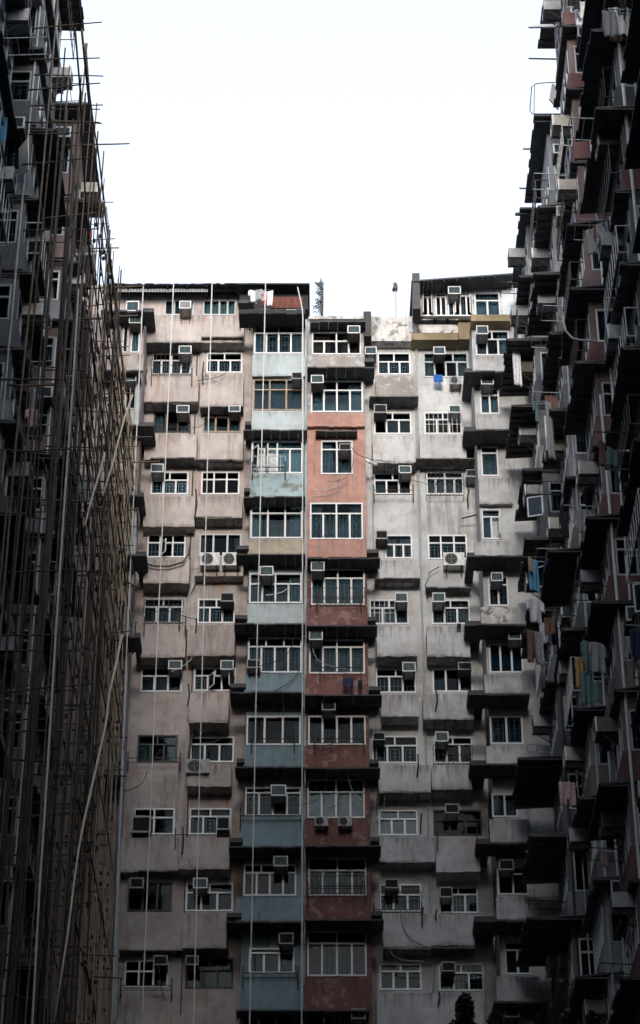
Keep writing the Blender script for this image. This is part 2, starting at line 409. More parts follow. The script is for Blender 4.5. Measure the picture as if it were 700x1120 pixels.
# windows: px rect, options
cream = [
 ((180, 328, 212, 345), W(n=3, tr=0, cur='grey', frame='grey_frame')), ((222, 328, 258, 345), W(n=4, tr=0, cur='pale', frame='grey_frame', gl='glass_teal')),
 ((166, 386, 209, 410), W(n=4, tr=.36, tn=2, gr='deco')), ((226, 386, 265, 408), W(n=3, tr=.38, tn=2, gr='deco')),
 ((168, 450, 208, 473), W(n=3, tr=0, frame='dark_frame', cur='mauve', curpart=.45)), ((222, 447, 264, 473), W(n=3, tr=.36, tn=2, frame='wood_frame', cur='teal', curpart=.6, gl='glass_teal')),
 ((165, 516, 206, 541), W(n=3, tr=.38, tn=2, gr='deco', gl='glass_teal')), ((220, 516, 262, 541), W(n=3, tr=.35, tn=3)),
 ((161, 584, 203, 610), W(n=3, tr=.38, tn=3, gr='bars', opened=(1,))), ((218, 584, 264, 609), W(n=3, tr=0, gl='glass_dark', cur='grey', curpart=.25, frame='grey_frame')),
 ((157, 655, 200, 682), W(n=3, tr=.34, tn=2, cur='teal', frame='grey_frame')), ((216, 655, 257, 682), W(n=3, tr=.36, tn=2, gr='deco', cur='grey', curpart=.4)),
 ((154, 730, 199, 757), W(n=3, tr=.36, tn=1, cur='grey', frame='grey_frame')), ((212, 730, 258, 756), W(n=3, tr=.36, tn=2, gr='deco', opened=(1, 2))),
 ((150, 804, 194, 834), W(n=3, tr=.35, tn=2, frame='dark_frame', gl='glass_teal', cur='grey', curpart=.6)), ((208, 806, 256, 834), W(n=3, tr=.3, tn=1, frame='grey_frame', cur='grey')),
 ((146, 884, 191, 913), W(n=2, tr=.36, tn=2, frame='grey_frame', cur='grey')), ((207, 884, 253, 913), W(n=3, tr=.32, tn=2, gr='deco', frame='grey_frame', cur='grey')),
 ((140, 965, 188, 997), W(n=3, tr=0, frame='dark_frame')), ((203, 966, 255, 997), W(n=3, tr=.34, tn=2, cur='bright', curpart=.4, frame='grey_frame')),
 ((136, 1050, 184, 1080), W(n=3, tr=.42, tn=3, frame='grey_frame')), ((203, 1048, 255, 1081), W(n=3, tr=.4, tn=2, frame='dark_frame', cur='grey')),
]
white = [
 ((413, 386, 449, 410), W(n=3, tr=.42, tn=2, gr='deco')), ((463, 386, 512, 413), W(n=4, tr=.38, tn=3, cur='cream', curpart=.5, frame='grey_frame')),
 ((409, 451, 450, 475), W(n=3, tr=.36, tn=2, gl='glass_teal')), ((464, 451, 505, 475), W(n=3, tr=.34, tn=2, cur='ochre')),
 ((409, 517, 450, 541), W(n=3, tr=.36, tn=2, cur='grey', curpart=.5)), ((466, 516, 507, 541), W(n=4, tr=.3, tn=2, cur='pale')),
 ((421, 585, 451, 611), W(n=3, tr=.42, tn=1, cur='pale', curpart=.8, gr='bars')), ((468, 585, 511, 612), W(n=3, tr=.34, tn=3, gr='deco')),
 ((404, 656, 447, 683), W(n=3, tr=.34, tn=2, cur='pale')), ((472, 656, 514, 683), W(n=3, tr=.34, tn=2, gr='deco', cur='cream', curpart=.4)),
 ((411, 731, 455, 758), W(n=3, tr=.34, tn=2, gr='bars')), ((473, 731, 517, 757), W(n=3, tr=0, cur='blue', curpart=.7)),
 ((407, 805, 457, 835), W(n=3, tr=.36, tn=2, gr='deco')), ((474, 806, 517, 835), W(n=3, tr=.3, tn=2, cur='bright', curpart=.7, frame='grey_frame')),
 ((414, 886, 457, 914), W(n=3, tr=.36, tn=2, cur='teal', frame='grey_frame', gl='glass_teal')), ((474, 886, 527, 914), W(n=3, tr=.4, tn=1, frame='dark_frame')),
 ((415, 967, 461, 997), W(n=3, tr=.4, tn=2, gr='deco', frame='grey_frame')), ((480, 970, 523, 999), W(n=3, tr=.3, tn=2, frame='grey_frame', gr='bars', cur='grey')),
 ((415, 1054, 461, 1083), W(n=3, tr=.3, tn=2, frame='grey_frame', gr='bars')), ((480, 1054, 529, 1084), W(n=3, tr=.34, tn=2, frame='grey_frame', gr='bars')),
]
for _p, _o in cream + white:
    if _p[1] > 780 and _o.get('cur'): _o['cur'] = 'grey'; _o['curpart'] = min(_o.get('curpart', 1), .45)
def hole(r): return (r[0] - .004, r[1] + .004, r[2] - .004, r[3] + .004)
def zpx(y, Y=YW): return at(350, y, Y).z
XL, XM, XR = -10.2, at(335, 700, YW).x, 10.2
for lst, a, b, top, mat, label in ((cream, XL, XM, zpx(312), 'cream_wall', 'pinkish cream wall with rust stains'), (white, XM, XR, zpx(347), 'white_wall', 'dirty white wall')):
    rs = [rect(*p, YW) for p, _ in lst]; m = MB()
    wall_holes(m, FB, a, b, 0, top, [hole(r) for r in rs])
    w = m.build('wall', mat, back, norm=False); w['label'] = label
    for r, (_, o) in zip(rs, lst): window(FB, r, back, **o)
m = MB(); m.box(XL, XR, YW + 13, YW + 13.2, 0, ROOF); m.box(XL, XM, YW + .2, YW + 13, zpx(312) - .4, zpx(312) - .1); m.box(XM, XR, YW + .2, YW + 13, zpx(347) - .4, zpx(347) - .1)
m.build('roof', 'mid_concrete', back)

def parapet(px, Y, proud, mat, lean=.0, label=None):
    x0, x1, z0, z1 = rect(*px, Y - proud)
    m = MB()
    m.hexa([(x0, Y - proud + lean, z0), (x1, Y - proud + lean, z0), (x1, Y, z0), (x0, Y, z0), (x0, Y - proud, z1), (x1, Y - proud, z1), (x1, Y, z1), (x0, Y, z1)])
    # a chipped drip lip along the bottom edge
    n_ = max(3, int((x1 - x0) / .25))
    for i in range(n_):
        a = x0 + (x1 - x0) * i / n_; b = x0 + (x1 - x0) * (i + 1) / n_ - rnd.choice((0, 0, .02, .06))
        m.box(a, b, Y - proud - .012 + lean, Y - proud + .03 + lean, z0 - rnd.uniform(.01, .045), z0 + .03)
    o = m.build('parapet', mat, back)
    if label: o['label'] = label
    return o
def canopy(px0, px1, py, Y, proj_, mat='canopy_metal', th=.07, root=None, drop=.06, ragged=True):
    """sheet canopy: a corrugated slab sloping a little outward, held by struts"""
    yf = Y - proj_
    z = at(350, py, yf).z; x0 = at(px0, py, yf).x; x1 = at(px1, py, yf).x
    m = MB(); n_ = max(3, int((x1 - x0) / .32))
    for i in range(n_):
        a = x0 + (x1 - x0) * i / n_; b = x0 + (x1 - x0) * (i + 1) / n_ - .004
        j = rnd.choice((0, 0, 0, 0, -.02, .03)); dz = 0
        m.hexa([(a, yf + j, z + dz), (b, yf + j, z + dz), (b, Y, z + drop), (a, Y, z + drop), (a, yf + j, z + dz + th), (b, yf + j, z + dz + th), (b, Y, z + drop + th), (a, Y, z + drop + th)])
        m.box(a + .01, a + .05, yf + .05, Y - .02, z - .03 + dz, z + dz + .01)
    return m.build('canopy', mat, root or back)

# parapets of the cream columns (P2 left, P3 right)
for px, pr in (((158, 345, 267, 374), .55), ((158, 411, 217, 441), .55), ((219, 410, 266, 444), .55), ((158, 475, 215, 502), .5), ((219, 475, 266, 503), .55),
               ((157, 543, 213, 575), .55), ((214, 543, 265, 566), .6), ((157, 612, 207, 637), .7), ((213, 611, 266, 629), .5), ((154, 684, 203, 718), .7), ((205, 684, 257, 716), .75),
               ((207, 758, 250, 790), .75), ((205, 836, 253, 859), .7), ((131, 916, 196, 953), .4), ((196, 916, 251, 950), .7), ((200, 999, 248, 1036), .7)):
    parapet(px, YW, pr, 'cream_parapet', rnd.uniform(0, .06))
for a in ((157, 220, 375, .9), (220, 266, 369, .9), (157, 217, 440, .8), (219, 266, 445, .75), (164, 213, 501, .85), (212, 265, 503, .75), (212, 265, 566, .8), (150, 197, 953, .6), (130, 250, 1040, .5)):
    canopy(a[0], a[1], a[2], YW, .12 + a[3] * .62, 'canopy_dirty', th=.045)
# parapets of the white columns
for px, pr, mt in (((411, 411, 453, 433), .5, 'grey_render'), ((408, 477, 453, 506), .65, 'white_parapet'), ((459, 476, 510, 502), .65, 'white_parapet'), ((415, 613, 453, 633), .55, 'white_parapet'),
               ((412, 685, 456, 717), .75, 'white_parapet'), ((467, 685, 514, 717), .75, 'white_parapet'), ((417, 760, 458, 783), .7, 'white_parapet'), ((463, 759, 518, 786), .8, 'white_parapet'),
               ((414, 837, 471, 866), .7, 'white_parapet'), ((472, 837, 516, 863), .8, 'white_parapet'), ((415, 916, 476, 942), .7, 'white_parapet'), ((477, 917, 525, 952), .85, 'white_wall'),
               ((419, 999, 471, 1037), .7, 'white_parapet'), ((471, 1001, 519, 1033), .7, 'white_parapet'), ((412, 1086, 530, 1124), .6, 'white_parapet')):
    parapet(px, YW, pr, mt, rnd.uniform(0, .08))
for a in ((404, 458, 434, .95), (408, 455, 506, .8), (455, 523, 502, .95), (410, 460, 633, .75), (466, 515, 643, .55), (464, 518, 787, .95), (418, 470, 867, .85), (420, 520, 1037, .9)):
    canopy(*a[:3], YW, .15 + a[3] * .6, 'canopy_dirty', th=.045)

# ---- the blue bays and the red bays
blue = [
 ((278, 351, 332, 387), W(n=4, tr=.38, tn=2, gr='deco', cur='pale', curpart=.3)), ((275, 415, 332, 449), W(n=3, tr=.34, tn=3, frame='wood_frame', cur='mauve')),
 ((275, 482, 331, 518), W(n=4, tr=.26, tn=2, gl='glass_teal', cur='bright', opened=(0, 1))), ((272, 550, 331, 589), W(n=3, tr=.3, tn=3, gl='glass_teal', frame='white_frame', cur='grey', curpart=.4)),
 ((272, 627, 330, 660), W(n=4, tr=.36, tn=2, gr='deco', cur='pale', curpart=.4)), ((270, 697, 330, 736), W(n=4, tr=.27, tn=3, gr='deco', cur='teal', curpart=.6)),
 ((269, 783, 329, 815), W(n=3, tr=0, cur='grey', curpart=.2)), ((267, 861, 330, 893), W(n=4, tr=.2, tn=2, gr='deco')),
 ((264, 945, 324, 980), W(n=4, tr=.28, tn=3, cur='grey', curpart=.5)), ((272, 1037, 322, 1065), W(n=3, tr=.2, tn=1, frame='grey_frame', cur='grey')),
 ((262, 1107, 322, 1132), W(n=3, tr=0, frame='grey_frame')),
]
red = [
 ((341, 363, 395, 388), W(n=4, tr=.42, tn=2, cur='ochre', curpart=.7)), ((340, 416, 397, 451), W(n=4, tr=.32, tn=2, cur='grey', curpart=.5, gl='glass_teal')),
 ((351, 482, 386, 519), W(n=2, tr=.27, tn=2, cur='pale', curpart=.6, gr='bars')), ((339, 550, 397, 590), W(n=4, tr=.3, tn=2, gr='x', cur='grey', curpart=.4)),
 ((340, 622, 399, 662), W(n=4, tr=.27, tn=2, gr='deco', cur='pale')), ((338, 699, 399, 737), W(n=4, tr=.24, tn=2, gr='deco', cur='cream')),
 ((337, 783, 400, 815), W(n=4, tr=0, gr='bars', cur='pale', curpart=.8)), ((336, 852, 399, 895), W(n=4, tr=.34, tn=2, cur='teal', gl='glass_teal')),
 ((337, 938, 401, 980), W(n=4, tr=.34, tn=2, gr='x', cur='cream', curpart=.5)), ((336, 1018, 401, 1068), W(n=4, tr=.28, tn=2, gr='bars', cur='grey')),
 ((336, 1107, 372, 1132), W(n=2, tr=0, frame='grey_frame')),
]
for _p, _o in blue + red:
    if _p[1] > 780 and _o.get('cur') and _o['cur'] != 'teal': _o['cur'] = 'grey'; _o['curpart'] = min(_o.get('curpart', 1), .5)
bx0, bx1 = at(276.5, 400, YC).x, at(332.5, 400, YC).x
rx0, rx1 = at(336.5, 400, YC).x, at(399, 450, YC).x
def bay_column(zones, x0, x1, top, lst, mat, label):
    rs = []
    for p, o in lst:
        r = rect(*p, YC); rs.append((max(r[0], x0 + .03), min(r[1], x1 - .03), r[2], r[3]))
    hi = top
    for zi, (py, mat, label) in enumerate(zones):
        lo = zpx(py, YC) if py else 0
        m = MB(); wall_holes(m, FC, x0, x1, lo, hi, [hole(r) for r in rs if lo < (r[2] + r[3]) / 2 < hi])
        m.face((x0, YC, lo), (x0, YW, lo), (x0, YW, hi), (x0, YC, hi)); m.face((x1, YC, lo), (x1, YC, hi), (x1, YW, hi), (x1, YW, lo))
        if zi == 0: m.face((x0, YC, hi), (x0, YW, hi), (x1, YW, hi), (x1, YC, hi))
        o_ = m.build('bay_column', mat, back, norm=False); o_['label'] = label; hi = lo
    for r, (_, o) in zip(rs, lst): window(FC, r, back, **o)
bay_column(((606, 'pale_blue', 'pale blue upper column of enclosed balconies'), (0, 'mid_blue', 'slate blue lower column of enclosed balconies')), bx0, bx1, zpx(338, YC), blue, None, None)
bay_column(((452, 'grey_render', 'grey top storeys above the pink bays'), (610, 'salmon_pink', 'salmon pink middle of the bay column'), (0, 'brick_red', 'brick red lower column of enclosed balconies')), rx0, rx1, zpx(348, YC), red, None, None)
for px, mt in (((276, 388, 334, 411), 'pale_blue'), ((277, 450, 333, 470), 'pale_blue'), ((273, 519, 332, 543), 'worn_blue'), ((271, 590, 333, 606), 'beige_paint'), ((270, 661, 332, 682), 'pale_blue'),
               ((267, 737, 332, 756), 'mid_blue'), ((266, 816, 331, 838), 'mid_blue'), ((264, 895, 331, 926), 'mid_blue'), ((259, 981, 331, 1007), 'mid_blue'), ((261, 1066, 331, 1105), 'mid_blue'),
               ((336, 389, 399, 402), 'grey_render'), ((336, 452, 399, 466), 'salmon_pink'), ((337, 591, 400, 609), 'salmon_pink'), ((335, 663, 401, 684), 'brick_red'), ((334, 738, 401, 760), 'brick_red'),
               ((333, 816, 403, 839), 'brick_red'), ((333, 896, 403, 925), 'brick_red'), ((333, 981, 404, 1005), 'brick_red'), ((333, 1069, 404, 1105), 'brick_red')):
    parapet(px, YC, .16, mt)
for a in ((266, 336, 471, .8), (266, 334, 544, .85), (258, 334, 607, 1.0), (256, 334, 683, 1.05), (251, 332, 758, 1.15), (257, 333, 840, 1.1), (250, 332, 927, 1.15), (247, 332, 1009, 1.15),
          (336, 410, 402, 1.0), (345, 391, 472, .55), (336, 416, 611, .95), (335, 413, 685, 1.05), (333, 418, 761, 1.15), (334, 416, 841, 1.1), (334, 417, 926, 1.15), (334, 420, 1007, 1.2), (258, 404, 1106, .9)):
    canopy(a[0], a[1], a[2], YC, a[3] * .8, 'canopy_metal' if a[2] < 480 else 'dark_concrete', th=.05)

# ---- end bays beside the side blocks (cream at the left, white at the right)
endL = [((134, 356, 140.5, 386), W(n=1, tr=0, cur='grey')), ((143, 361, 153, 386), W(n=1, tr=0, gr='deco', gl='glass_teal')), ((137, 415, 150, 448), W(n=1, tr=.3, tn=1, frame='grey_frame')),
        ((133, 482, 143, 512), W(n=1, tr=.3, tn=1, frame='grey_frame', cur='grey')), ((133, 552, 143, 584), W(n=1, tr=.3, tn=1, frame='grey_frame')), ((128, 655, 138, 680), W(n=1, tr=.3, tn=1, frame='grey_frame'))]
endR = [((520, 362, 557, 389), W(n=3, tr=.35, tn=2, cur='bright', curpart=.6)), ((525, 424, 546, 453), W(n=2, tr=.3, tn=2, cur='bright')), ((526, 488, 545, 521), W(n=1, tr=.24, tn=1, gr='deco', cur='pale')),
        ((527, 557, 548, 590), W(n=2, tr=.26, tn=1, opened=(1,), cur='bright')), ((534, 630, 556, 663), W(n=2, tr=.3, tn=1, gr='bars', cur='grey')), ((535, 704, 572, 736), W(n=3, tr=0, cur='blue')),
        ((536, 783, 572, 814), W(n=2, tr=0, gr='deco', cur='grey')), ((538, 868, 566, 894), W(n=2, tr=0, cur='bright', curpart=.8)), ((544, 948, 578, 979), W(n=2, tr=.26, tn=1, cur='teal', curpart=.6, frame='grey_frame')),
        ((552, 1030, 580, 1066), W(n=2, tr=.26, tn=1, frame='grey_frame', cur='grey'))]
def end_bay(x0, x1, top, lst, mat, label):
    rs = [rect(*p, YS) for p, _ in lst]; m = MB(); wall_holes(m, FS, x0, x1, 0, top, [hole(r) for r in rs])
    m.face((x0, YS, 0), (x0, YW, 0), (x0, YW, top), (x0, YS, top)); m.face((x1, YS, 0), (x1, YS, top), (x1, YW, top), (x1, YW, 0)); m.face((x0, YS, top), (x0, YW, top), (x1, YW, top), (x1, YS, top))
    o_ = m.build('end_bay', mat, back, norm=False); o_['label'] = label
    for r, (_, o) in zip(rs, lst): window(FS, r, back, **o)
elx1 = at(156, 390, YS).x; erx0 = at(517.5, 400, YS).x
end_bay(XL, elx1, zpx(343, YS), endL, 'cream_wall', 'narrow cream end bay behind the scaffold')
end_bay(erx0, XR, zpx(350, YS), endR, 'white_wall', 'narrow white end bay beside the dark right block')
for px, mt in (((120, 388, 157, 405), 'cream_parapet'), ((120, 450, 152, 465), 'cream_parapet'), ((110, 515, 150, 542), 'cream_parapet'), ((110, 587, 149, 607), 'cream_parapet')):
    parapet(px, YS, .12, mt)
for px in ((517, 390, 562, 407), (523, 454, 560, 471), (524, 523, 560, 551), (519, 592, 560, 608), (526, 664, 566, 682), (530, 738, 572, 758), (532, 816, 576, 836), (536, 896, 580, 922), (543, 981, 588, 1006), (543, 1068, 590, 1096)):
    parapet(px, YS, .2, 'white_parapet' if rnd.random() < .75 else 'stained_white')
for a in ((110, 168, 341, .9), (110, 153, 406, .9), (110, 168, 466, 1.0), (110, 157, 543, .9), (110, 160, 608, 1.1), (110, 153, 697, 1.1), (90, 132, 850, 1.0)):
    canopy(*a[:3], YS, a[3], 'canopy_metal')
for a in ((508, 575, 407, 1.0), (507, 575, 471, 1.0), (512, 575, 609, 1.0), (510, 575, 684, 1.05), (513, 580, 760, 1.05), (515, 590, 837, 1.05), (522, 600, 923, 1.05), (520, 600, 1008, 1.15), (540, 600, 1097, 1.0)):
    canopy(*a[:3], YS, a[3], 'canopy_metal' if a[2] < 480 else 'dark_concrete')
# dark underside blocks that reach back from the end bays to the wall
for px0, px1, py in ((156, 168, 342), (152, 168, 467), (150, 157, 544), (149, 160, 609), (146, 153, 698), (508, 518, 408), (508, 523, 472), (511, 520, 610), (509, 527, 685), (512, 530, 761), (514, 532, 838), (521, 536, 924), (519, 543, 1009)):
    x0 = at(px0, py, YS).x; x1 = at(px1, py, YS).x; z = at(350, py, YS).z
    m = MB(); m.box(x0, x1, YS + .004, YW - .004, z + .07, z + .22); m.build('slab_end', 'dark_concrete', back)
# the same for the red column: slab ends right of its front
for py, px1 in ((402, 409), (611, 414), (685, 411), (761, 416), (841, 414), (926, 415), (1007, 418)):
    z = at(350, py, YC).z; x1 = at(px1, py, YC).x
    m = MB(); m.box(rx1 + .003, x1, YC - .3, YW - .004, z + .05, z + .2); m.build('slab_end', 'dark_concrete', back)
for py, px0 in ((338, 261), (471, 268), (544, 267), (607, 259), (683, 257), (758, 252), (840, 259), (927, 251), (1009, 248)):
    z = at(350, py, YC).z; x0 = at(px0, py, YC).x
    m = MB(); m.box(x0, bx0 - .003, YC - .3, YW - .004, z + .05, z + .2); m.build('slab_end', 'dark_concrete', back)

# ---- roof pieces of the block
m = MB()                                            # long corrugated roof awning over the cream columns
yf = YW - .85; z = at(350, 311, yf).z; x0, x1 = at(118, 311, yf).x, at(300, 311, yf).x; nn = 40
for i in range(nn):
    a = x0 + (x1 - x0) * i / nn; b = x0 + (x1 - x0) * (i + 1) / nn - .002; j = rnd.uniform(-.03, .03)
    m.hexa([(a, yf + j, z), (b, yf + j, z), (b, YW + .3, z + .12), (a, YW + .3, z + .12), (a, yf + j, z + .05), (b, yf + j, z + .05), (b, YW + .3, z + .17), (a, YW + .3, z + .17)])
for q in (yf + .25, yf + .6): m.box(x0, x1, q, q + .05, z - .02, z + .04)
for i in range(9):
    a = x0 + (x1 - x0) * i / 8.5; m.box(a, a + .05, yf + .05, YW - .01, z - .06, z - .01)
m.build('roof_awning', 'canopy_dark', back)
m = MB()                                            # pale corrugated strip fixed along the awning
xa0, xa1, za0, za1 = rect(128, 316, 228, 319.5, YW - .6)
for i in range(60):
    a = xa0 + (xa1 - xa0) * i / 60; m.box(a, a + (xa1 - xa0) / 60 * .55, YW - .62, YW - .59, za0, za1)
m.build('corrugated_strip', 'grey_frame', back)
m = MB(); x0, x1, z0, z1 = rect(262, 321, 337, 338, YC + .3); m.box(x0, x1, YC + .3, YW + 3, z0, z1); m.box(x0 - .1, x1 + .06, YC - .25, YW + 3, z1, z1 + .06); m.build('roof_shed', 'canopy_dark', back)
m = MB(); x0, x1, z0, z1 = rect(296, 325, 331, 337, YC - .05)
for i in range(26):
    a = x0 + (x1 - x0) * i / 26; m.box(a, a + (x1 - x0) / 26 * .8, YC - .06 - .015 * (i % 2), YC + .1, z0, z1)
m.build('rusty_sheet', 'rust_sheet', back)
canopy(261, 334, 343, YC, 1.0, 'canopy_dark', th=.2, drop=.1)
m = MB(); x0, x1, z0, z1 = rect(338, 346, 398, 349, YC - .1); m.box(x0, x1, YC - .12, YC + .4, z0, z1); m.build('coping', 'stained_white', back)
canopy(339, 400, 352, YC, .6, 'canopy_metal', th=.06)
m = MB(); x0, x1, z0, z1 = rect(397.5, 346, 406, 373, YC + .2); m.box(x0, x1, YC - .1, YW + .6, z0, z1); m.build('roof_fin', 'dark_concrete', back)
m = MB(); x0, x1, z0, z1 = rect(406, 346, 452, 373, YW - .45); m.box(x0, x1, YW - .45, YW + .3, z0, z1); m.build('roof_parapet', 'stained_white', back)
m = MB(); x0, x1, z0, z1 = rect(452, 346, 501, 364, YW - .5); m.box(x0 + .004, x1, YW - .5, YW + .3, z0, z1); m.build('roof_parapet', 'stained_white', back)
for px in ((450, 364.4, 501, 371.5), (501.3, 345, 515, 371)):
    m = MB(); x0, x1, z0, z1 = rect(*px, YW - .62); m.box(x0, x1, YW - .62, YW - .02, z0, z1); m.build('ochre_cladding', 'ochre_clad', back)
m = MB(); x0, x1, z0, z1 = rect(515.3, 344, 559, 351, YS - .5); m.box(x0, x1, YS - .5, YS + .4, z0, z1)
m.build('ochre_cladding', 'ochre_clad', back)
# downpipes and rails on the block
def pipe(pts, r, mat, name='drainpipe'):
    m = MB(); m.tube(pts, r, 7); return m.build(name, mat, back)
pipe([at(455.5, 380, YW - .1), at(458, 520, YW - .1), at(461, 650, YW - .1), at(470, 960, YW - .1), at(475, 1110, YW - .1)], .035, 'grey_frame')
pipe([at(334.6, 350, YC + .1), at(334.4, 600, YC + .1), at(333, 900, YC + .1), at(332.3, 1118, YC + .1)], .06, 'pipe_pale')
pipe([at(150, 400, YS - .2), at(143, 600, YS - .2), at(137, 760, YS - .2), at(131, 900, YS - .2), at(125, 1118, YS - .2)], .06, 'pipe_pale')
pipe([at(148, 545, YS - .1), at(146.5, 575, YS - .1), at(144, 640, YS - .1)], .09, 'pipe_pale')
pipe([at(161, 617, YW - .85), at(170, 619.5, YW - .85), at(185, 619.5, YW - .85), at(200, 615, YW - .85), at(206, 607, YW - .8), at(208, 596, YW - .6)], .04, 'pipe_dark', 'drain_hose')
pipe([at(218, 625, YW - .1), at(207, 650, YW - .1), at(205, 690, YW - .1)], .05, 'pipe_pale')
pipe([at(205, 838, YW - .3), at(206.5, 822, YW - .3), at(209, 808, YW - .3), at(214, 798, YW - .2)], .035, 'pipe_dark', 'drain_hose')
pipe([at(396, 500, YW - .9), at(403, 505, YW - .9), at(410, 508, YW - .7), at(415, 508, YW - .3)], .06, 'white_frame')
def rail(px0, px1, py, Y, off=.4, mat='rusty_steel', double=True, hang=()):
    m = MB(); yf = Y - off
    a, b = at(px0, py, yf), at(px1, py, yf)
    m.tube([a, b], .016, 5)
    if double: m.tube([a + Vector((0, .12, -.1)), b + Vector((0, .12, -.1))], .012, 5)
    for q in (a, b): m.tube([q, (q.x, Y - .05, q.z - .25)], .014, 5); m.tube([q + Vector((0, 0, .25)), q + Vector((0, 0, -.55))], .02, 5)
    return m.build('drying_rail', mat, back)
for a in ((168, 208, 467, YW, .3), (409, 452, 536, YW, .5), (276, 312, 511, YC, .45), (347, 395, 655, YC, .3), (350, 395, 730, YC, .35), (275, 322, 808, YC, .4), (344, 398, 808, YC, .3), (263, 330, 892, YC, .35),
          (337, 399, 972, YC, .3), (192, 250, 913, YW, .4), (140, 197, 829, YW, .4), (132, 188, 1078, YW, .4), (409, 461, 995, YW, .8), (478, 522, 914, YW, .95), (266, 326, 1064, YC, .35), (166, 210, 409, YW, .65), (158, 203, 681, YW, .8)):
    rail(*a)
# slim vertical brackets and cables left on the facade
for px, py0, py1, Y in ((223, 396, 420, YW - .62), (161, 404, 420, YW - .62), (214, 535, 566, YW - .62), (206, 748, 772, YW - .8), (200, 905, 935, YW - .8), (477, 755, 778, YW - .85), (457, 825, 850, YW - .8), (461, 890, 912, YW - .75), (463, 992, 1012, YW - .75), (478, 995, 1006, YW - .75), (480, 1084, 1100, YW - .65),
                       (149, 680, 692, YW - .75), (197, 672, 690, YW - .75), (215, 676, 692, YW - .8), (513, 535, 555, YW - .1)):
    m = MB(); m.tube([at(px, py0, Y), at(px + rnd.uniform(-2, 2), (py0 + py1) / 2, Y - .03), at(px - 1, py1, Y)], .028, 5); m.build('wall_bracket', 'rusty_steel', back)
m = MB(); m.tube([at(480, 620, YW - .2), at(470, 626, YW - .2), at(465, 640, YW - .2), at(468, 655, YW - .2)], .02, 5); m.build('loose_cable', 'pipe_dark', back)
m = MB(); m.tube([at(505, 567, YW - .4), at(522, 563, YW - .5)], .03, 5); m.build('drying_pole', 'rusty_steel', back)

for i in range(34):
    px = rnd.choice((rnd.uniform(155, 260), rnd.uniform(408, 515), rnd.uniform(276, 398))); py = rnd.uniform(390, 1060); Yq = (YC if 268 < px < 402 else YW) - rnd.uniform(.62, .8) + (.4 if 268 < px < 402 else 0)
    P0 = at(px, py, Yq); wv = rnd.uniform(.2, 1.4) * rnd.choice((-1, 1)); dp = rnd.uniform(.3, 1.3); sg_ = rnd.uniform(.05, .3)
    m = MB(); m.tube([P0 + Vector((wv * t * t, rnd.uniform(-.02, .02), -dp * t - sg_ * math.sin(3.14 * t))) for t in (0, .2, .4, .6, .8, 1)], rnd.uniform(.008, .016), 5)
    m.build('loose_cable', rnd.choice(('pipe_dark', 'pipe_dark', 'grey_frame', 'rusty_steel')), back)
for px, py0, py1 in ((219.5, 376, 560), (216, 380, 640), (212, 690, 1110), (406, 440, 900), (453, 400, 620), (520.5, 420, 760), (160, 380, 470)):
    q = px + (py0 - 560) * 0
    a_, b_ = at(px, py0, YW - .06), at(px, py1, YW - .06); b_.x = a_.x; pipe([a_, b_], rnd.uniform(.018, .03), rnd.choice(('grey_frame', 'pipe_pale', 'rusty_steel')), 'wall_pipe')
# cages bolted over some windows of the block
for px, Y in (((166, 388, 209, 411), YW), ((464, 452, 505, 476), YW), ((466, 517, 507, 542), YW), ((157, 656, 200, 682), YW), ((404, 657, 432, 684), YW), ((474, 815, 517, 836), YW), ((415, 975, 461, 998), YW), ((276, 499, 312, 519), YC), ((336, 958, 401, 981), YC), ((340, 643, 399, 663), YC)):
    yf = Y - .32; x0, x1, z0, z1 = rect(*px, yf); m = MB(); nb = int((x1 - x0) / .16)
    for i in range(nb + 1): xq = x0 + (x1 - x0) * i / nb; m.box(xq - .007, xq + .007, yf - .007, yf + .007, z0, z1)
    for zq in (z0, (z0 + z1) / 2, z1): m.box(x0, x1, yf - .01, yf + .01, zq - .008, zq + .008)
    for xq in (x0, x1): m.box(xq - .01, xq + .01, yf, Y, z0 - .01, z0 + .01); m.box(xq - .01, xq + .01, yf, Y, z1 - .01, z1 + .01)
    m.build('window_cage', rnd.choice(('grey_frame', 'rusty_steel', 'grille_white')), back)

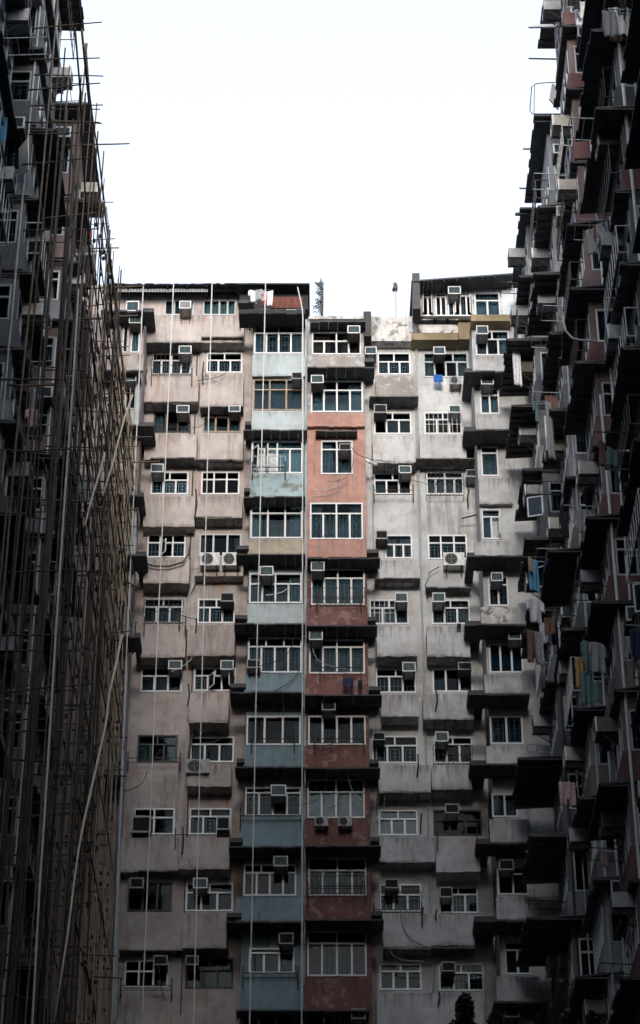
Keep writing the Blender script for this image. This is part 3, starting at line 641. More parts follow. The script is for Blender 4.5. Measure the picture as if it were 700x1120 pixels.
# ---- air conditioners of the block: px rect of the front face, wall depth, kind, where
def ac(px, Y, kind, where):
    yf = Y - .6; x0, x1, z0, z1 = rect(*px, yf)
    place_ac(kind, ((x0 + x1) / 2, Y, z0), 0, where, (x1 - x0) / .64, (z1 - z0) / .43)
def S(i): return ORD[i] + ' storey down'
P2, P3, BL, RE, W1, W2 = ('on the left cream column,', 'on the cream column by the blue bays,', 'on the pale blue bays,', 'on the red bays,', 'on the white column by the red bays,', 'on the second white column,')
EL, ER = 'on the cream end bay by the scaffold,', 'on the white end bay at right,'
for a in (((196, 329, 209, 337), YW - .55, 'beige', P2 + ' top storey'), ((138, 329, 152, 340), YW - .6, 'white', EL + ' topmost'),
    ((195.5, 378, 209.5, 386.5), YW, 'white', P2 + ' ' + S(2)), ((141, 346, 155, 353), YS, 'brown', EL + ' ' + S(2)), ((137, 410, 149, 416), YS, 'white', EL + ' ' + S(3)),
    ((193, 443, 207, 451), YW, 'white', P2 + ' ' + S(3)), ((250, 443.5, 263, 450), YW, 'brown', P3 + ' ' + S(3)), ((165, 507, 179, 516), YW, 'white', P2 + ' ' + S(4)),
    ((241, 648, 256, 657.5), YW, 'dark', P3 + ' ' + S(6)), ((184, 722, 199, 731.5), YW, 'white', P2 + ' ' + S(7)), ((241, 722, 255.5, 732), YW, 'white', P3 + ' ' + S(7)),
    ((144, 892, 165, 910), YW, 'dark', P2 + ' ' + S(9)), ((237, 893, 251, 907), YW, 'dark', P3 + ' ' + S(9)), ((142, 960, 157, 971), YW, 'dark', P2 + ' ' + S(10)), ((211, 960, 227, 971), YW, 'white', P3 + ' ' + S(10)),
    ((168, 1045, 183, 1055), YW, 'dark', P2 + ' ' + S(11)), ((203, 1045, 217, 1055), YW, 'dark', P3 + ' ' + S(11)),
    ((319, 407, 330.5, 414), YC, 'grey', BL + ' ' + S(2)), ((284, 619, 299, 629), YC, 'white', BL + ' ' + S(5)), ((270, 721, 285, 730), YC, 'grey', BL + ' low in the window, ' + S(6)),
    ((296, 858, 313, 870), YC, 'white', BL + ' ' + S(8)), ((299, 936, 315, 947), YC, 'white', BL + ' ' + S(9)), ((305, 1020, 321, 1032), YC, 'grey', BL + ' ' + S(10)),
    ((380, 356, 394, 364), YC, 'brown', RE + ' ' + S(1)), ((340, 410, 354, 418.5), YC, 'brown', RE + ' ' + S(2)), ((371, 485, 384, 492), YC, 'grey', RE + ' ' + S(3)), ((340, 614, 355, 624), YC, 'white', RE + ' ' + S(5)), ((338, 689, 353, 699.5), YC, 'white', RE + ' ' + S(6)),
    ((352, 766, 367, 776.5), YC, 'grey', RE + ' ' + S(7)), ((384, 1103, 400, 1114), YC, 'grey', RE + ' ' + S(11)),
    ((399, 379, 412, 387), YW - .2, 'white', W1 + ' ' + S(1)), ((409, 442, 423, 451), YW, 'dark', W1 + ' ' + S(2)), ((436, 509, 450, 517), YW, 'white', W1 + ' ' + S(3)), ((411, 580, 424, 589), YW, 'dark', W1 + ' ' + S(4)),
    ((432, 648, 446, 658), YW, 'white', W1 + ' ' + S(5)), ((440, 724, 454.5, 734), YW, 'white', W1 + ' ' + S(6)), ((408, 801, 421, 809), YW, 'dark', W1 + ' ' + S(7)), ((421, 961, 436, 971), YW, 'grey', W1 + ' ' + S(9)),
    ((474, 379, 487, 387), YW, 'brown', W2 + ' ' + S(1)), ((491, 443, 504, 451), YW, 'white', W2 + ' ' + S(2)), ((510, 513.5, 523, 521), YW, 'white', W2 + ' right of a window'), ((473, 648, 487, 658), YW, 'white', W2 + ' ' + S(5)),
    ((501, 724, 516, 732), YW, 'dark', W2 + ' ' + S(6)), ((476, 800, 490.5, 810.5), YW, 'white', W2 + ' ' + S(7)), ((487, 879, 502, 889), YW, 'grey', W2 + ' ' + S(8)), ((481, 970, 495, 981), YW, 'grey', W2 + ' ' + S(9)), ((483, 1052, 498, 1062), YW, 'dark', W2 + ' ' + S(10)),
    ((521, 356, 534, 365), YS, 'white', ER + ' ' + S(1)), ((526, 412, 540, 420), YS, 'white', ER + ' ' + S(2)), ((537, 626, 550, 635), YS, 'white', ER + ' ' + S(5)), ((546, 940, 562, 951), YS, 'grey', ER + ' ' + S(9)), ((552, 1101, 568, 1112), YS, 'dark', ER + ' ' + S(11)),
    ((556, 690, 570, 699), YS, 'white', ER + ' ' + S(6))):
    ac(*a)
def cond(px, Y, kind, where):
    yf = Y - .33; x0, x1, z0, z1 = rect(*px, yf); place_ac(kind, ((x0 + x1) / 2, Y, z0), 0, where, (x1 - x0) / .8, (z1 - z0) / .56)
cond((219, 604, 240, 618), YW - .5, 'cond_white', 'left of its twin, below a cream column window'); cond((243, 604, 263, 618), YW - .5, 'cond_white', 'right of its twin, touching the blue bays')
cond((203, 830, 229, 845), YW - .5, 'cond_grey', 'on a shelf low between the cream columns'); cond((344, 893, 359, 903), YC - .2, 'cond_grey', 'left of two below the teal red bay window')
cond((370, 893, 385, 903), YC - .2, 'cond_grey', 'right of two below the teal red bay window'); cond((485, 604, 508, 618), YW - .1, 'cond_white', 'under a grilled window, second white column')
cond((492, 411, 505, 420), YW - .1, 'cond_grey', 'under the top window of the second white column')

# ================================================================== ROOFTOP HUT
hy = YW - .9
hut = thing('rooftop_hut', 'white rooftop hut with open grilled windows and a slanting dark lean-to roof', 'rooftop hut', (at(505, 330, hy).x, hy, at(505, 346, hy).z))
FH = Fr('B', hy)
x0, x1, z0, z1 = rect(452, 302, 564, 346, hy)
hw = [((461, 321, 475, 346), W(n=2, tr=.16, tn=1, gr='deco', opened=(0, 1))), ((476, 321, 488.5, 346), W(n=2, tr=.16, tn=1, gr='deco')), ((489.5, 321, 517, 346), W(n=4, tr=.12, tn=1, gr='deco', opened=(1, 3))), ((519, 320, 547, 346), W(n=2, tr=.35, tn=1, cur='bright'))]
rs = [rect(*p, hy) for p, _ in hw]
zt = at(350, 306, hy).z; zl = at(350, 311, hy).z
m = MB(); wall_holes(m, FH, x0, x1, z0, zl, [hole(r) for r in rs]); m.face((x0, hy, zl), (x1, hy, zl), (x1, hy, zt), (x0, hy, zl + .01))
m.face((x0, hy, z0), (x0, hy + 4, z0), (x0, hy + 4, zl), (x0, hy, zl)); m.face((x1, hy, z0), (x1, hy, zt), (x1, hy + 4, zt), (x1, hy + 4, z0)); m.face((x0, hy + 4, z0), (x1, hy + 4, z0), (x1, hy + 4, zt), (x0, hy + 4, zl))
m.build('wall', 'stained_white', hut, norm=False)
for r, (_, o) in zip(rs, hw): window(FH, r, hut, **o)
m = MB(); xa, xb = x0 - .1, x1 + .05
pa, pb = at(450, 308, hy - .9), at(562, 300, hy - .9); nn = 24
for i in range(nn):
    t0, t1 = i / nn, (i + .96) / nn; a, b = pa.lerp(pb, t0), pa.lerp(pb, t1)
    m.hexa([tuple(a), tuple(b), (b.x, hy + 4.2, b.z + .45), (a.x, hy + 4.2, a.z + .45), (a.x, a.y, a.z + .07), (b.x, b.y, b.z + .07), (b.x, hy + 4.2, b.z + .52), (a.x, hy + 4.2, a.z + .52)])
for i in range(8):
    a = pa.lerp(pb, (i + .5) / 8); m.hexa([(a.x, hy - .85, a.z - .05), (a.x + .05, hy - .85, a.z - .05), (a.x + .05, hy - .01, a.z + .02), (a.x, hy - .01, a.z + .02), (a.x, hy - .85, a.z), (a.x + .05, hy - .85, a.z), (a.x + .05, hy - .01, a.z + .08), (a.x, hy - .01, a.z + .08)])
m.build('roof', 'canopy_metal', hut)
m = MB(); a, b, c, d_ = rect(451, 307, 459, 346, hy - .4); m.box(a, b, hy - .85, hy - .003, c, d_); m.build('side_screen', 'canopy_metal', hut)
m = MB(); a, b, c, d_ = rect(549, 318, 562, 345, hy - .03); m.box(a, b, hy - .05, hy - .004, c, d_); m.build('door', 'board_white', hut)
ac((490, 313, 504, 321), hy, 'white', 'over the open windows of the rooftop hut')

# ================================================================== SIDE BLOCKS
H_SIDE = 58.3
side_acs = []
RACKS = []; WASH = []; ALL_CLOTH = []
def side_block(s, label, rows, xwall, y_near):
    """s=+1 right block, s=-1 left block"""
    root = thing('apartment_building', label, 'apartment building', (s * xwall, 55, 0))
    FX = lambda X: Fr('R', X) if s > 0 else Fr('L', -X)
    m = MB(); xo = xwall + 12
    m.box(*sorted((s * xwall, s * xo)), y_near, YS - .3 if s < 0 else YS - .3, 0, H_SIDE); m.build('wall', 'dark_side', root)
    nwin = 0
    for ri, row in enumerate(rows):
        y0, y1, xf, off, paints, nm = row['y0'], row['y1'], row['x'], row['off'], row['paint'], row['name']
        holesN, holesF, wins, pars = [], [], [], []
        FN = Fr('B', y0); FF = FX(xf)
        k = 0; z = H_SIDE - 2.75 + off; top = row.get('top', H_SIDE)
        if top > H_SIDE + 2: z += 2.75 * int((top - H_SIDE) / 2.75)
        while z > 2:
            zb = z; zw0, zw1 = zb + 1.0, zb + 2.25
            cN = (s * (xf + .7), y0, zb + 1.4)
            vis = inframe(cN, 12) or inframe((s * xf, y1, zb + 1.4), 12)
            if vis or inframe(cN, 330):
                p = paints[k % len(paints)]
                uN0, uN1 = sorted((s * (xf + .18), s * (xwall - .12))); uN1 = uN1 if s > 0 else uN1
                rn = (uN0, uN1, zw0, zw1)
                st = dict(n=2, tr=rnd.choice((0, .3, .35)), tn=1, gr=rnd.choice((None, 'bars', 'bars', 'deco')), cur=rnd.choice((None, 'grey', 'teal', 'cream', 'grey')), curpart=rnd.choice((.5, .8)), frame=rnd.choice(('white_frame', 'grey_frame', 'grey_frame')), gl=rnd.choice(('glass_dark', 'glass_teal')))
                rf = (y0 + .2, y1 - .2, zw0, zw1)
                sf = dict(n=4, tr=rnd.choice((0, .3)), tn=2, cur=rnd.choice((None, 'grey', 'teal', 'pale')), curpart=.6, frame=rnd.choice(('white_frame', 'grey_frame', 'grey_frame')), gl='glass_dark', opened=(rnd.choice((0, 3)),) if rnd.random() < (.08 if y0 > 58 else .015) else ())
                if vis or nwin < 78:
                    holesN.append(hole(rn)); wins.append((FN, rn, st)); nwin += 1
                if vis: holesF.append(hole(rf)); wins.append((FF, rf, sf)); nwin += 1
                # parapet, its own paint, a little proud on two sides
                m = MB(); xa, xb = sorted((s * (xf - .07), s * (xwall)))
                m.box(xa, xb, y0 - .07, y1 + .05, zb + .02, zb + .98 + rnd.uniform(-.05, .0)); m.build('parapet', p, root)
                # canopy: corrugated sheet wrapped round front and near side
                pr = rnd.choice((.25, .45, .55, .65, .8, .95)) * row.get('cpr', 1) * (1 + row.get('grow', 0) * min(k, 8)); pn = rnd.choice((.12, .3, .45, .6)); th = .045; zc = zb - rnd.uniform(.05, .25); dr = rnd.uniform(.05, .3)
                m = MB(); nn = 9
                for i in range(nn):
                    ya = y0 - pn + (y1 + .25 - y0 + pn) * i / nn; yb = y0 - pn + (y1 + .25 - y0 + pn) * (i + .97) / nn
                    xi, xo_ = xwall, xf - pr + rnd.choice((0, 0, 0, -.03, .05))
                    m.hexa([(s * xo_, ya, zc), (s * xi, ya, zc + dr), (s * xi, yb, zc + dr), (s * xo_, yb, zc), (s * xo_, ya, zc + th), (s * xi, ya, zc + dr + th), (s * xi, yb, zc + dr + th), (s * xo_, yb, zc + th)])
                    m.box(*sorted((s * (xo_ + .05), s * (xi - .02))), ya + .01, ya + .05, zc - .035, zc + .01)
                m.build('canopy', rnd.choice(('canopy_metal', 'canopy_metal', 'dark_concrete', 'canopy_dirty', 'canopy_dirty')), root)
                if vis and rnd.random() < .4:
                    cg = MB(); cd_ = rnd.uniform(.3, .5); a_, b_ = rf[0] + .1, rf[1] - .1; c0, c1 = zw0 - .1, zw0 + rnd.uniform(.5, 1.1)
                    for q in range(9):
                        u = a_ + (b_ - a_) * q / 8; FF.box(cg, u - .012, u + .012, c0, c1, cd_ - .012, cd_ + .012)
                    for v in (c0, c1): FF.box(cg, a_, b_, v, v + .024, cd_ - .014, cd_ + .014); FF.box(cg, a_, a_ + .024, v, v + .024, 0, cd_); FF.box(cg, b_ - .024, b_, v, v + .024, 0, cd_)
                    cg.build('window_cage', rnd.choice(('grille_white', 'rusty_steel', 'grille_dark')), root)
                # units
                if not vis: z -= 2.75; k += 1; continue
                q = rnd.random()
                kd = rnd.choice(('white', 'white', 'brown', 'grey', 'dark', 'beige'))
                if q < row.get('acn', .6):
                    side_acs.append((kd, (s * (xf + rnd.uniform(.35, xwall - xf - .4)), y0, zw1 - rnd.choice((.15, .3, .1))), 0, s, ri, 'near face of the ' + nm, k))
                if rnd.random() < row.get('acf', .5):
                    side_acs.append((rnd.choice(('white', 'brown', 'grey', 'beige')), (s * xf, rnd.uniform(y0 + .6, y1 - .5), zw1 - rnd.choice((.1, .3))), s * -R(90), s, ri, 'courtyard side of the ' + nm, k))
                if rnd.random() < .5: RACKS.append((s, xf, rnd.uniform(y0 + .5, y1 - .8), zw0 + rnd.uniform(-.1, .4), nm, k, root))
            z -= 2.75; k += 1
        m = MB(); xa, xb = s * xf, s * xwall
        wall_holes(m, FN, *sorted((xa, xb)), 0, top, holesN); wall_holes(m, FF, y0, y1, 0, top, holesF)
        m.face((xa, y1, 0), (xb, y1, 0), (xb, y1, top), (xa, y1, top)); m.face((xa, y0, top), (xb, y0, top), (xb, y1, top), (xa, y1, top))
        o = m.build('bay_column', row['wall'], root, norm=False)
        for F, r, o_ in wins: window(F, r, root, **o_)
        m = MB(); nn = 12
        for i in range(nn):
            ya = y0 - .8 + (y1 + .9 - y0 + .8) * i / nn; yb = y0 - .8 + (y1 + .9 - y0 + .8) * (i + .99) / nn; xo_ = xf - row.get('eave', .5) + rnd.choice((0, 0, .04))
            m.box(*sorted((s * xo_, s * (xwall + .5))), ya, yb, top + .01, top + .09)
        m.box(*sorted((s * (xf - .45), s * (xwall + .4))), y0 - .6, y0 - .5, top - .07, top + .012); m.box(*sorted((s * (xf - .45), s * (xwall + .4))), y1 + .5, y1 + .6, top - .07, top + .012)
        m.build('roof_eave', 'canopy_metal', root)
        # downpipe in the corner of the bays
        for pk in range(3):
            xx = s * (xf + (.12, .5, 1.0)[pk] + rnd.uniform(-.05, .05)); m = MB(); zz0 = rnd.uniform(10, 25)
            m.tube([(xx, y0 - .1, zz0), (xx, y0 - .1, rnd.uniform(42, H_SIDE - 1))], rnd.uniform(.025, .05), 6); m.build('drainpipe', rnd.choice(('pipe_pale', 'pipe_dark', 'white_frame')), root)
        m = MB(); m.tube([(s * (xwall - .12), y0 - .09, 8), (s * (xwall - .12), y0 - .09, H_SIDE - 1)], .06, 6); m.build('drainpipe', rnd.choice(('pipe_pale', 'pipe_dark')), root)
    return root
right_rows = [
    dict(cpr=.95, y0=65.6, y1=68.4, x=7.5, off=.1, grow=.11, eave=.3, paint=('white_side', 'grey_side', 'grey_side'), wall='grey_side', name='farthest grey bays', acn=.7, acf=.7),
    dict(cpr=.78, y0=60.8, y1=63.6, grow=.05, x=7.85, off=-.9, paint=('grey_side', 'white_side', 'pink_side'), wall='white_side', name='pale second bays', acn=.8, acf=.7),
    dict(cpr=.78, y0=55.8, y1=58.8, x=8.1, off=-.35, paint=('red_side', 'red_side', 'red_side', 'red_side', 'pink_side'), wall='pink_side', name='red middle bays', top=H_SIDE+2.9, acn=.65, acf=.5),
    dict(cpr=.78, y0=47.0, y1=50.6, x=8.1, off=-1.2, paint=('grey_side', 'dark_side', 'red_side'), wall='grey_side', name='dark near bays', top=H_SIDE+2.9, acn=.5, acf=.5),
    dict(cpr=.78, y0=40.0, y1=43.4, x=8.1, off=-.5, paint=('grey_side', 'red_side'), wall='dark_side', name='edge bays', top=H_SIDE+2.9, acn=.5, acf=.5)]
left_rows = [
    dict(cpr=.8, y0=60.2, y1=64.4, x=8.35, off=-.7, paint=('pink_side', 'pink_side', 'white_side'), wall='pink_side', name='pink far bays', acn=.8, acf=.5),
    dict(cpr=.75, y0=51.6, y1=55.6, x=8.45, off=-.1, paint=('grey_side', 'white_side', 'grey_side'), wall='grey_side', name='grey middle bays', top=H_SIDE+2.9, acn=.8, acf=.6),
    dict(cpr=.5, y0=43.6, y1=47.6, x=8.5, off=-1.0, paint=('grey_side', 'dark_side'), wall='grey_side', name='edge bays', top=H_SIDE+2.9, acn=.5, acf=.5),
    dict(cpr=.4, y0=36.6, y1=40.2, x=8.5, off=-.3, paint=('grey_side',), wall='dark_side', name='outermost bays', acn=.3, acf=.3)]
rightb = side_block(1, 'dark apartment block on the right with red and grey bays under black canopies', right_rows, 9.6, -8)
leftb = side_block(-1, 'dark apartment block on the left behind bamboo scaffolding, with grey and pink bays', left_rows, 10.0, -8)
for kd, loc, rot, s, ri, nm, k in side_acs:
    if inframe(loc, 10):
        place_ac(kd, loc, rot, None, rnd.uniform(.95, 1.15), rnd.uniform(.95, 1.1), ('right' if s > 0 else 'left', nm, loc[2]))

# unseen block added behind the camera to shade the lower floors
FO = Fr('L', 8.0)
shade_block = thing('apartment_building', 'unseen grey block added behind the viewer to shade the lower courtyard floors', 'apartment building', (0, -9, 0))
m = MB(); m.box(-9.5, 9.5, -21, -9, 0, H_SIDE); m.build('wall', 'dark_concrete', shade_block)
for i in range(20):
    m = MB(); m.box(-9.4, 9.4, -9, -8.2, 2 + i * 2.8, 3 + i * 2.8); m.build('parapet', 'dark_side', shade_block)

# ---- drying racks (parts of the side blocks) and washing on them
for (s, xf, y, z, nm, k, root) in RACKS:
    m = MB(); L = rnd.uniform(.7, 1.25); w = rnd.uniform(.5, .9)
    x0, x1 = s * xf, s * (xf - L)
    for yy in (y, y + w): m.tube([(x0, yy, z), (x1, yy, z + .05)], .016, 5)
    for t in (.35, .65, 1): m.tube([(x0 + (x1 - x0) * t, y, z + .05 * t), (x0 + (x1 - x0) * t, y + w, z + .05 * t)], .012, 5)
    m.build('drying_rack', rnd.choice(('rusty_steel', 'pipe_pale')), root)
    if rnd.random() < (.55 if s > 0 else .15): WASH.append((s, x0, x1, y, w, z, nm))

def cloth(kind, p, mat, label, cat, w=.5, h=.8, rot=0, group='washing hung out to dry'):
    """a hung garment with folds and thickness; p is the top centre"""
    nu, nv = 12, 12; ph = rnd.random() * 6; me = bpy.data.meshes.new(kind); V = []; Fc = []
    th = .012
    def inside(u, v):
        if kind == 'trousers': return not (v > .32 and abs(u) < .10 * (v - .2) + .03)
        if kind == 'shirt': return abs(u) < .62 or (v < .38)
        return True
    idx = {}
    for j in range(nv + 1):
        for i in range(nu + 1):
            u = -1 + 2 * i / nu; v = j / nv
            x = u * w / 2 * (1 - .10 * v * math.sin(ph)); y = .035 * math.sin(u * 7 + ph + v * 1.5) * (.3 + v); zz = -v * h + .02 * math.sin(u * 3 + ph) * v
            if kind == 'shirt' and abs(u) > .62: zz -= (abs(u) - .62) * h * .35
            idx[(i, j)] = len(V); V.append((x, y, zz))
    for j in range(nv):
        for i in range(nu):
            u = -1 + 2 * (i + .5) / nu; v = (j + .5) / nv
            if inside(u, v): Fc.append((idx[(i, j)], idx[(i + 1, j)], idx[(i + 1, j + 1)], idx[(i, j + 1)]))
    me.from_pydata(V, [], Fc)
    bm = bmesh.new(); bm.from_mesh(me); bmesh.ops.delete(bm, geom=[v for v in bm.verts if not v.link_faces], context='VERTS')
    bmesh.ops.solidify(bm, geom=bm.faces[:], thickness=th); bm.to_mesh(me); bm.free()
    for q in me.polygons: q.use_smooth = True
    me.materials.append(MATS[mat]); o = bpy.data.objects.new(kind, me); COL.objects.link(o); o.location = p; o.rotation_euler = (0, 0, rot)
    return tag(o, label, cat, group)
for (s_, x0_, x1_, y_, w_, z_, nm_) in WASH:
    for q in range(rnd.randint(1, 3)):
        t_ = rnd.uniform(.35, 1); kd = rnd.choice(('shirt', 'trousers', 'towel', 'towel')); cl = rnd.choice(('white', 'grey', 'grey', 'pink', 'navy', 'teal', 'black', 'rust', 'white', 'grey'))
        o = cloth(kd, Vector((x0_ + (x1_ - x0_) * t_, y_ + w_ * rnd.uniform(.1, .9), z_ + .05 * t_)), 'cloth_' + cl, None, 'towel' if kd == 'towel' else 'clothing', rnd.uniform(.3, .5), rnd.uniform(.45, .9), rnd.uniform(-.6, .6) + R(rnd.choice((0, 30))))
        ALL_CLOTH.append((o, cl, kd, ('right' if s_ > 0 else 'left', nm_)))
def ptx(px, py, X):
    d = ray(px, py); t = X / d[0]; return Vector((X, d[1] * t, CAMZ + d[2] * t))
def px_of(y): return y
def garment(kind, px, py, Y, w, h, mat, label, cat, rot=0):
    return cloth(kind, at(px, py, Y), 'cloth_' + mat, label, cat, w, h, rot)
garment('shirt', 277.5, 318, YC - .7, .42, .55, 'white', 'white shirt hung under the roof shed, leftmost in its row', 'clothing', .3)
garment('shirt', 283, 317, YC - .75, .36, .5, 'grey', 'grey shirt hung second from the left under the roof shed', 'clothing', -.3)
garment('shirt', 288, 318, YC - .7, .4, .5, 'pink', 'pink shirt hung between grey and red clothes at the roof shed', 'clothing', .2)
garment('towel', 291.5, 320, YC - .65, .22, .6, 'red', 'red towel hung at the roof shed', 'towel', .2)
garment('towel', 295.5, 318.5, YC - .7, .25, .7, 'white', 'white towel hung rightmost in the row at the roof shed', 'towel', -.4)
m = MB(); m.tube([at(272, 316.6, YC - .7), at(299, 317, YC - .7)], .012, 5); m.build('drying_pole', 'rusty_steel', back)
garment('towel', 479, 410, YW - .4, .32, .36, 'blue', 'bright blue cloth hung under a top window of the white column', 'cloth')
garment('trousers', 381, 742, YC - .5, .36, .34, 'navy', 'navy shorts pegged in front of the red parapet', 'clothing')
garment('towel', 394, 744, YC - .5, .14, .35, 'black', 'narrow black cloth hung at the right end of a red parapet', 'cloth')
garment('towel', 502, 682, YW - .9, .14, .22, 'black', 'small black sock like cloth hung left of the longer one', 'cloth')
garment('towel', 510.5, 684, YW - .9, .2, .5, 'black', 'long black cloth dangling over a white parapet', 'cloth')
for a in (('towel', 583, 612, 61.0, .36, 1.15, 'sky', 'tall bright blue patterned cloth hung beside the right block', 'cloth', .5), ('towel', 579.5, 609, 60.8, .1, .55, 'ochre', 'narrow ochre cloth next to the bright blue cloth', 'cloth', .5),
          ('shirt', 585, 655, 60.5, .6, .85, 'white', 'white shirt hung below the bright blue cloth', 'clothing', .4), ('trousers', 583, 690, 60.5, .45, 1.1, 'rust', 'rust brown trousers hung below the white shirt', 'clothing', .4),
          ('towel', 589, 692, 60.2, .25, 1.1, 'grey', 'grey towel beside the rust brown trousers', 'towel', .4),
          ('towel', 648, 2, 50.9, .42, 2.0, 'grey', 'long pale grey sheet hung at the top between red and black bays', 'sheet', .6),
          ('shirt', 643, 702, 53.0, .5, .9, 'teal', 'teal shirt hung on the lower right', 'clothing', .5), ('trousers', 641, 735, 53, .36, 1.0, 'teal', 'teal trousers hung under the teal shirt', 'clothing', .4), ('trousers', 634, 720, 53.2, .3, .9, 'ochre', 'ochre trousers left of the teal clothes', 'clothing', .4),
          ('shirt', 653, 703, 52.6, .5, .9, 'grey', 'grey shirt right of the teal shirt', 'clothing', .4), ('towel', 697, 690, 46.2, .4, .75, 'navy', 'navy towel hung at the right frame edge', 'towel', .3),
          ('towel', 564, 372, 66.0, .3, 2.0, 'white', 'long white curtain blown outside beside the right end bay', 'curtain', .3), ('towel', 600, 440, 60.8, .26, 2.2, 'grey', 'long grey sheet hung down the pale second bays', 'sheet', .6),
          ('towel', 37, 425, 50.9, .18, 1.1, 'grey', 'grey towel hung on the left block, near the middle', 'towel', .3), ('shirt', 36, 448, 50.8, .4, .6, 'pink', 'mauve shirt hung under the grey towel on the left block', 'clothing', .3),
          ('towel', 52, 330, 51.0, .16, .6, 'teal', 'thin teal cloth hanging high on the left block', 'cloth', .3), ('towel', 96, 250, 62, .3, .4, 'red', 'small red cloth caught high in the bamboo scaffold', 'cloth', .3),
          ('towel', 2, 128, 47, .3, .9, 'sky', 'bright blue cloth at the upper left frame edge', 'cloth', .3)):
    garment(*a[:9], rot=a[9])
for (px, py, Y, w, h, lab, rz) in ((609, 94, 59, .55, .9, 'tilted white board fixed outside the red middle bays', .9), (683, 207, 50.5, .34, .5, 'small pale panel painted as sky reflected in a pane at the right', .3), (26, 155, 51, .5, 1.1, 'pale open window shutter on the left block', -.9)):  # the small panel at right paints a sky reflection on glass
    m = MB(); p = at(px, py, Y); m.hexa([(-w / 2, -.02, -h * .95), (w / 2, -.02, -h), (w / 2, .02, -h), (-w / 2, .02, -h * .95), (-w / 2, -.02, -.1), (w / 2, -.02, 0), (w / 2, .02, 0), (-w / 2, .02, -.1)])
    o = m.build('board', 'board_white', None, (0, 0, 0)); o.location = p; o.rotation_euler = (.15, .1, rz); tag(o, lab, 'board')
# thin poles that stick out of the right block against the sky
for i, (px0, py0, px1, py1, Y, lab) in enumerate(((578, 64, 592, 65, 59, 'upper thin pole jutting from the right block into the sky'), (572, 163, 588, 163, 62, 'middle thin pole jutting from the right block into the sky'), (568, 206, 582, 206, 64, 'lowest thin pole jutting from the right block into the sky'),
     (578, 29, 590, 28, 58, 'broad pale pole near the top of the right block'), (600, 610, 520, 609, 63, 'long dark drying pole across the right end bay'))):
    m = MB(); m.tube([at(px0, py0, Y), at(px1 + (34 if i < 4 else 8), py1, Y)], .03 if i != 3 else .07, 6); solo(m, 'drying_pole', 'rusty_steel' if i != 3 else 'board_white', lab, 'pole')
m = MB(); a = [(622, 89), (591, 91), (585, 92), (581.5, 95), (579.5, 121), (582, 124.5), (590, 124.5), (622, 124.5)]
m.tube([at(x, y, 59.2) for x, y in a], .018, 5); m.tube([at(584.5, 93, 59.2), at(584, 124, 59.2)], .014, 5); solo(m, 'drying_rack', 'rusty_steel', 'rounded steel drying rack standing out into the sky', 'drying rack')
m = MB(); m.tube([at(616, 345, 55), at(616, 352, 55), at(619, 362, 55), at(626, 370, 55), at(635, 372, 55), at(652, 373, 55)], .03, 6); solo(m, 'hose', 'pipe_pale', 'pale curved drain hose below an air conditioner on the right block', 'hose')

# ================================================================== SCAFFOLD
scaf = thing('bamboo_scaffold', 'tall bamboo scaffold of tied brown poles along the left block', 'scaffold', (-6.9, 58, 0))
XO, XI, YN, YF = -6.62, -7.4, 50.5, 69.4
def bam(p0, p1, r, mat, name):
    p0, p1 = Vector(p0), Vector(p1); m = MB(); n_ = 4; pts = []
    L = (p1 - p0).length
    for i in range(n_ + 1):
        q = p0.lerp(p1, i / n_); j = .012 * L ** .5
        if 0 < i < n_: q = q + Vector((rnd.uniform(-j, j), rnd.uniform(-j, j), rnd.uniform(-j, j) * .3))
        pts.append(q)
    m.tube(pts, r, 6, r * .72); return m.build(name, mat, scaf, smooth=True)
def bam_shade_mat(y=66):  # nearer poles take darker bamboo colours that stand in for shade
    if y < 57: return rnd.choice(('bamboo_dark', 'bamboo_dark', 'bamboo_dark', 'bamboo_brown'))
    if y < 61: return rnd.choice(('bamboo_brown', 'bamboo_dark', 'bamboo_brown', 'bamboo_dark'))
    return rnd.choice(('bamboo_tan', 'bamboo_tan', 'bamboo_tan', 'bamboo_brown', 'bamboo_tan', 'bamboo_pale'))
ZT = 49.6
npole = 0
y = YN
ys = []
while y < YF:
    ys.append(y); y += rnd.uniform(.22, .5) * (2.2 if y < 57 else 1.0)
for y in ys:
    far = (y - YN) / (YF - YN)
    for X, pr in ((XO, 1), (XI, .75)):
        if rnd.random() > pr: continue
        z = rnd.uniform(-1, 0) + 6
        top = ZT + rnd.uniform(-.4, 2.2)
        xo = rnd.uniform(-.07, .07)
        bam((X + xo, y, 0), (X + xo + rnd.uniform(-.08, .08), y + rnd.uniform(-.1, .1), top), rnd.uniform(.022, .038), bam_shade_mat(y), 'pole'); npole += 1
for X, y0, t in ((XO, 46.2, 33), (XI, 46.0, 33), (XO, 48.0, 38), (XI, 48.4, 38)):
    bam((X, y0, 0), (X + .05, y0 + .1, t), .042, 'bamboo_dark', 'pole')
nl = 0
zl = 16.0
while zl < ZT + .6:
    for X, pr in ((XO, 1), (XI, .75)):
        if rnd.random() > pr: continue
        y0 = rnd.uniform(YN, YN + 5) if zl > 37 else rnd.uniform(56, 61)
        yb = YF + rnd.uniform(0, .7); mid = rnd.uniform(60, 65)
        za, zc = zl + rnd.uniform(-.12, .12), zl + rnd.uniform(-.12, .12)
        bam((X + .07, y0, za), (X + .07 + rnd.uniform(-.06, .1), mid + .8, zl), rnd.uniform(.02, .03), bam_shade_mat(58 if rnd.random() < .5 else 50), 'ledger')
        bam((X + .09, mid - .5, zl + .05), (X + .10 + rnd.uniform(-.05, .1), yb, zc), rnd.uniform(.02, .032), bam_shade_mat(), 'ledger'); nl += 2
    zl += rnd.uniform(.8, 1.15) if zl > 36 else rnd.uniform(2.4, 3.2)
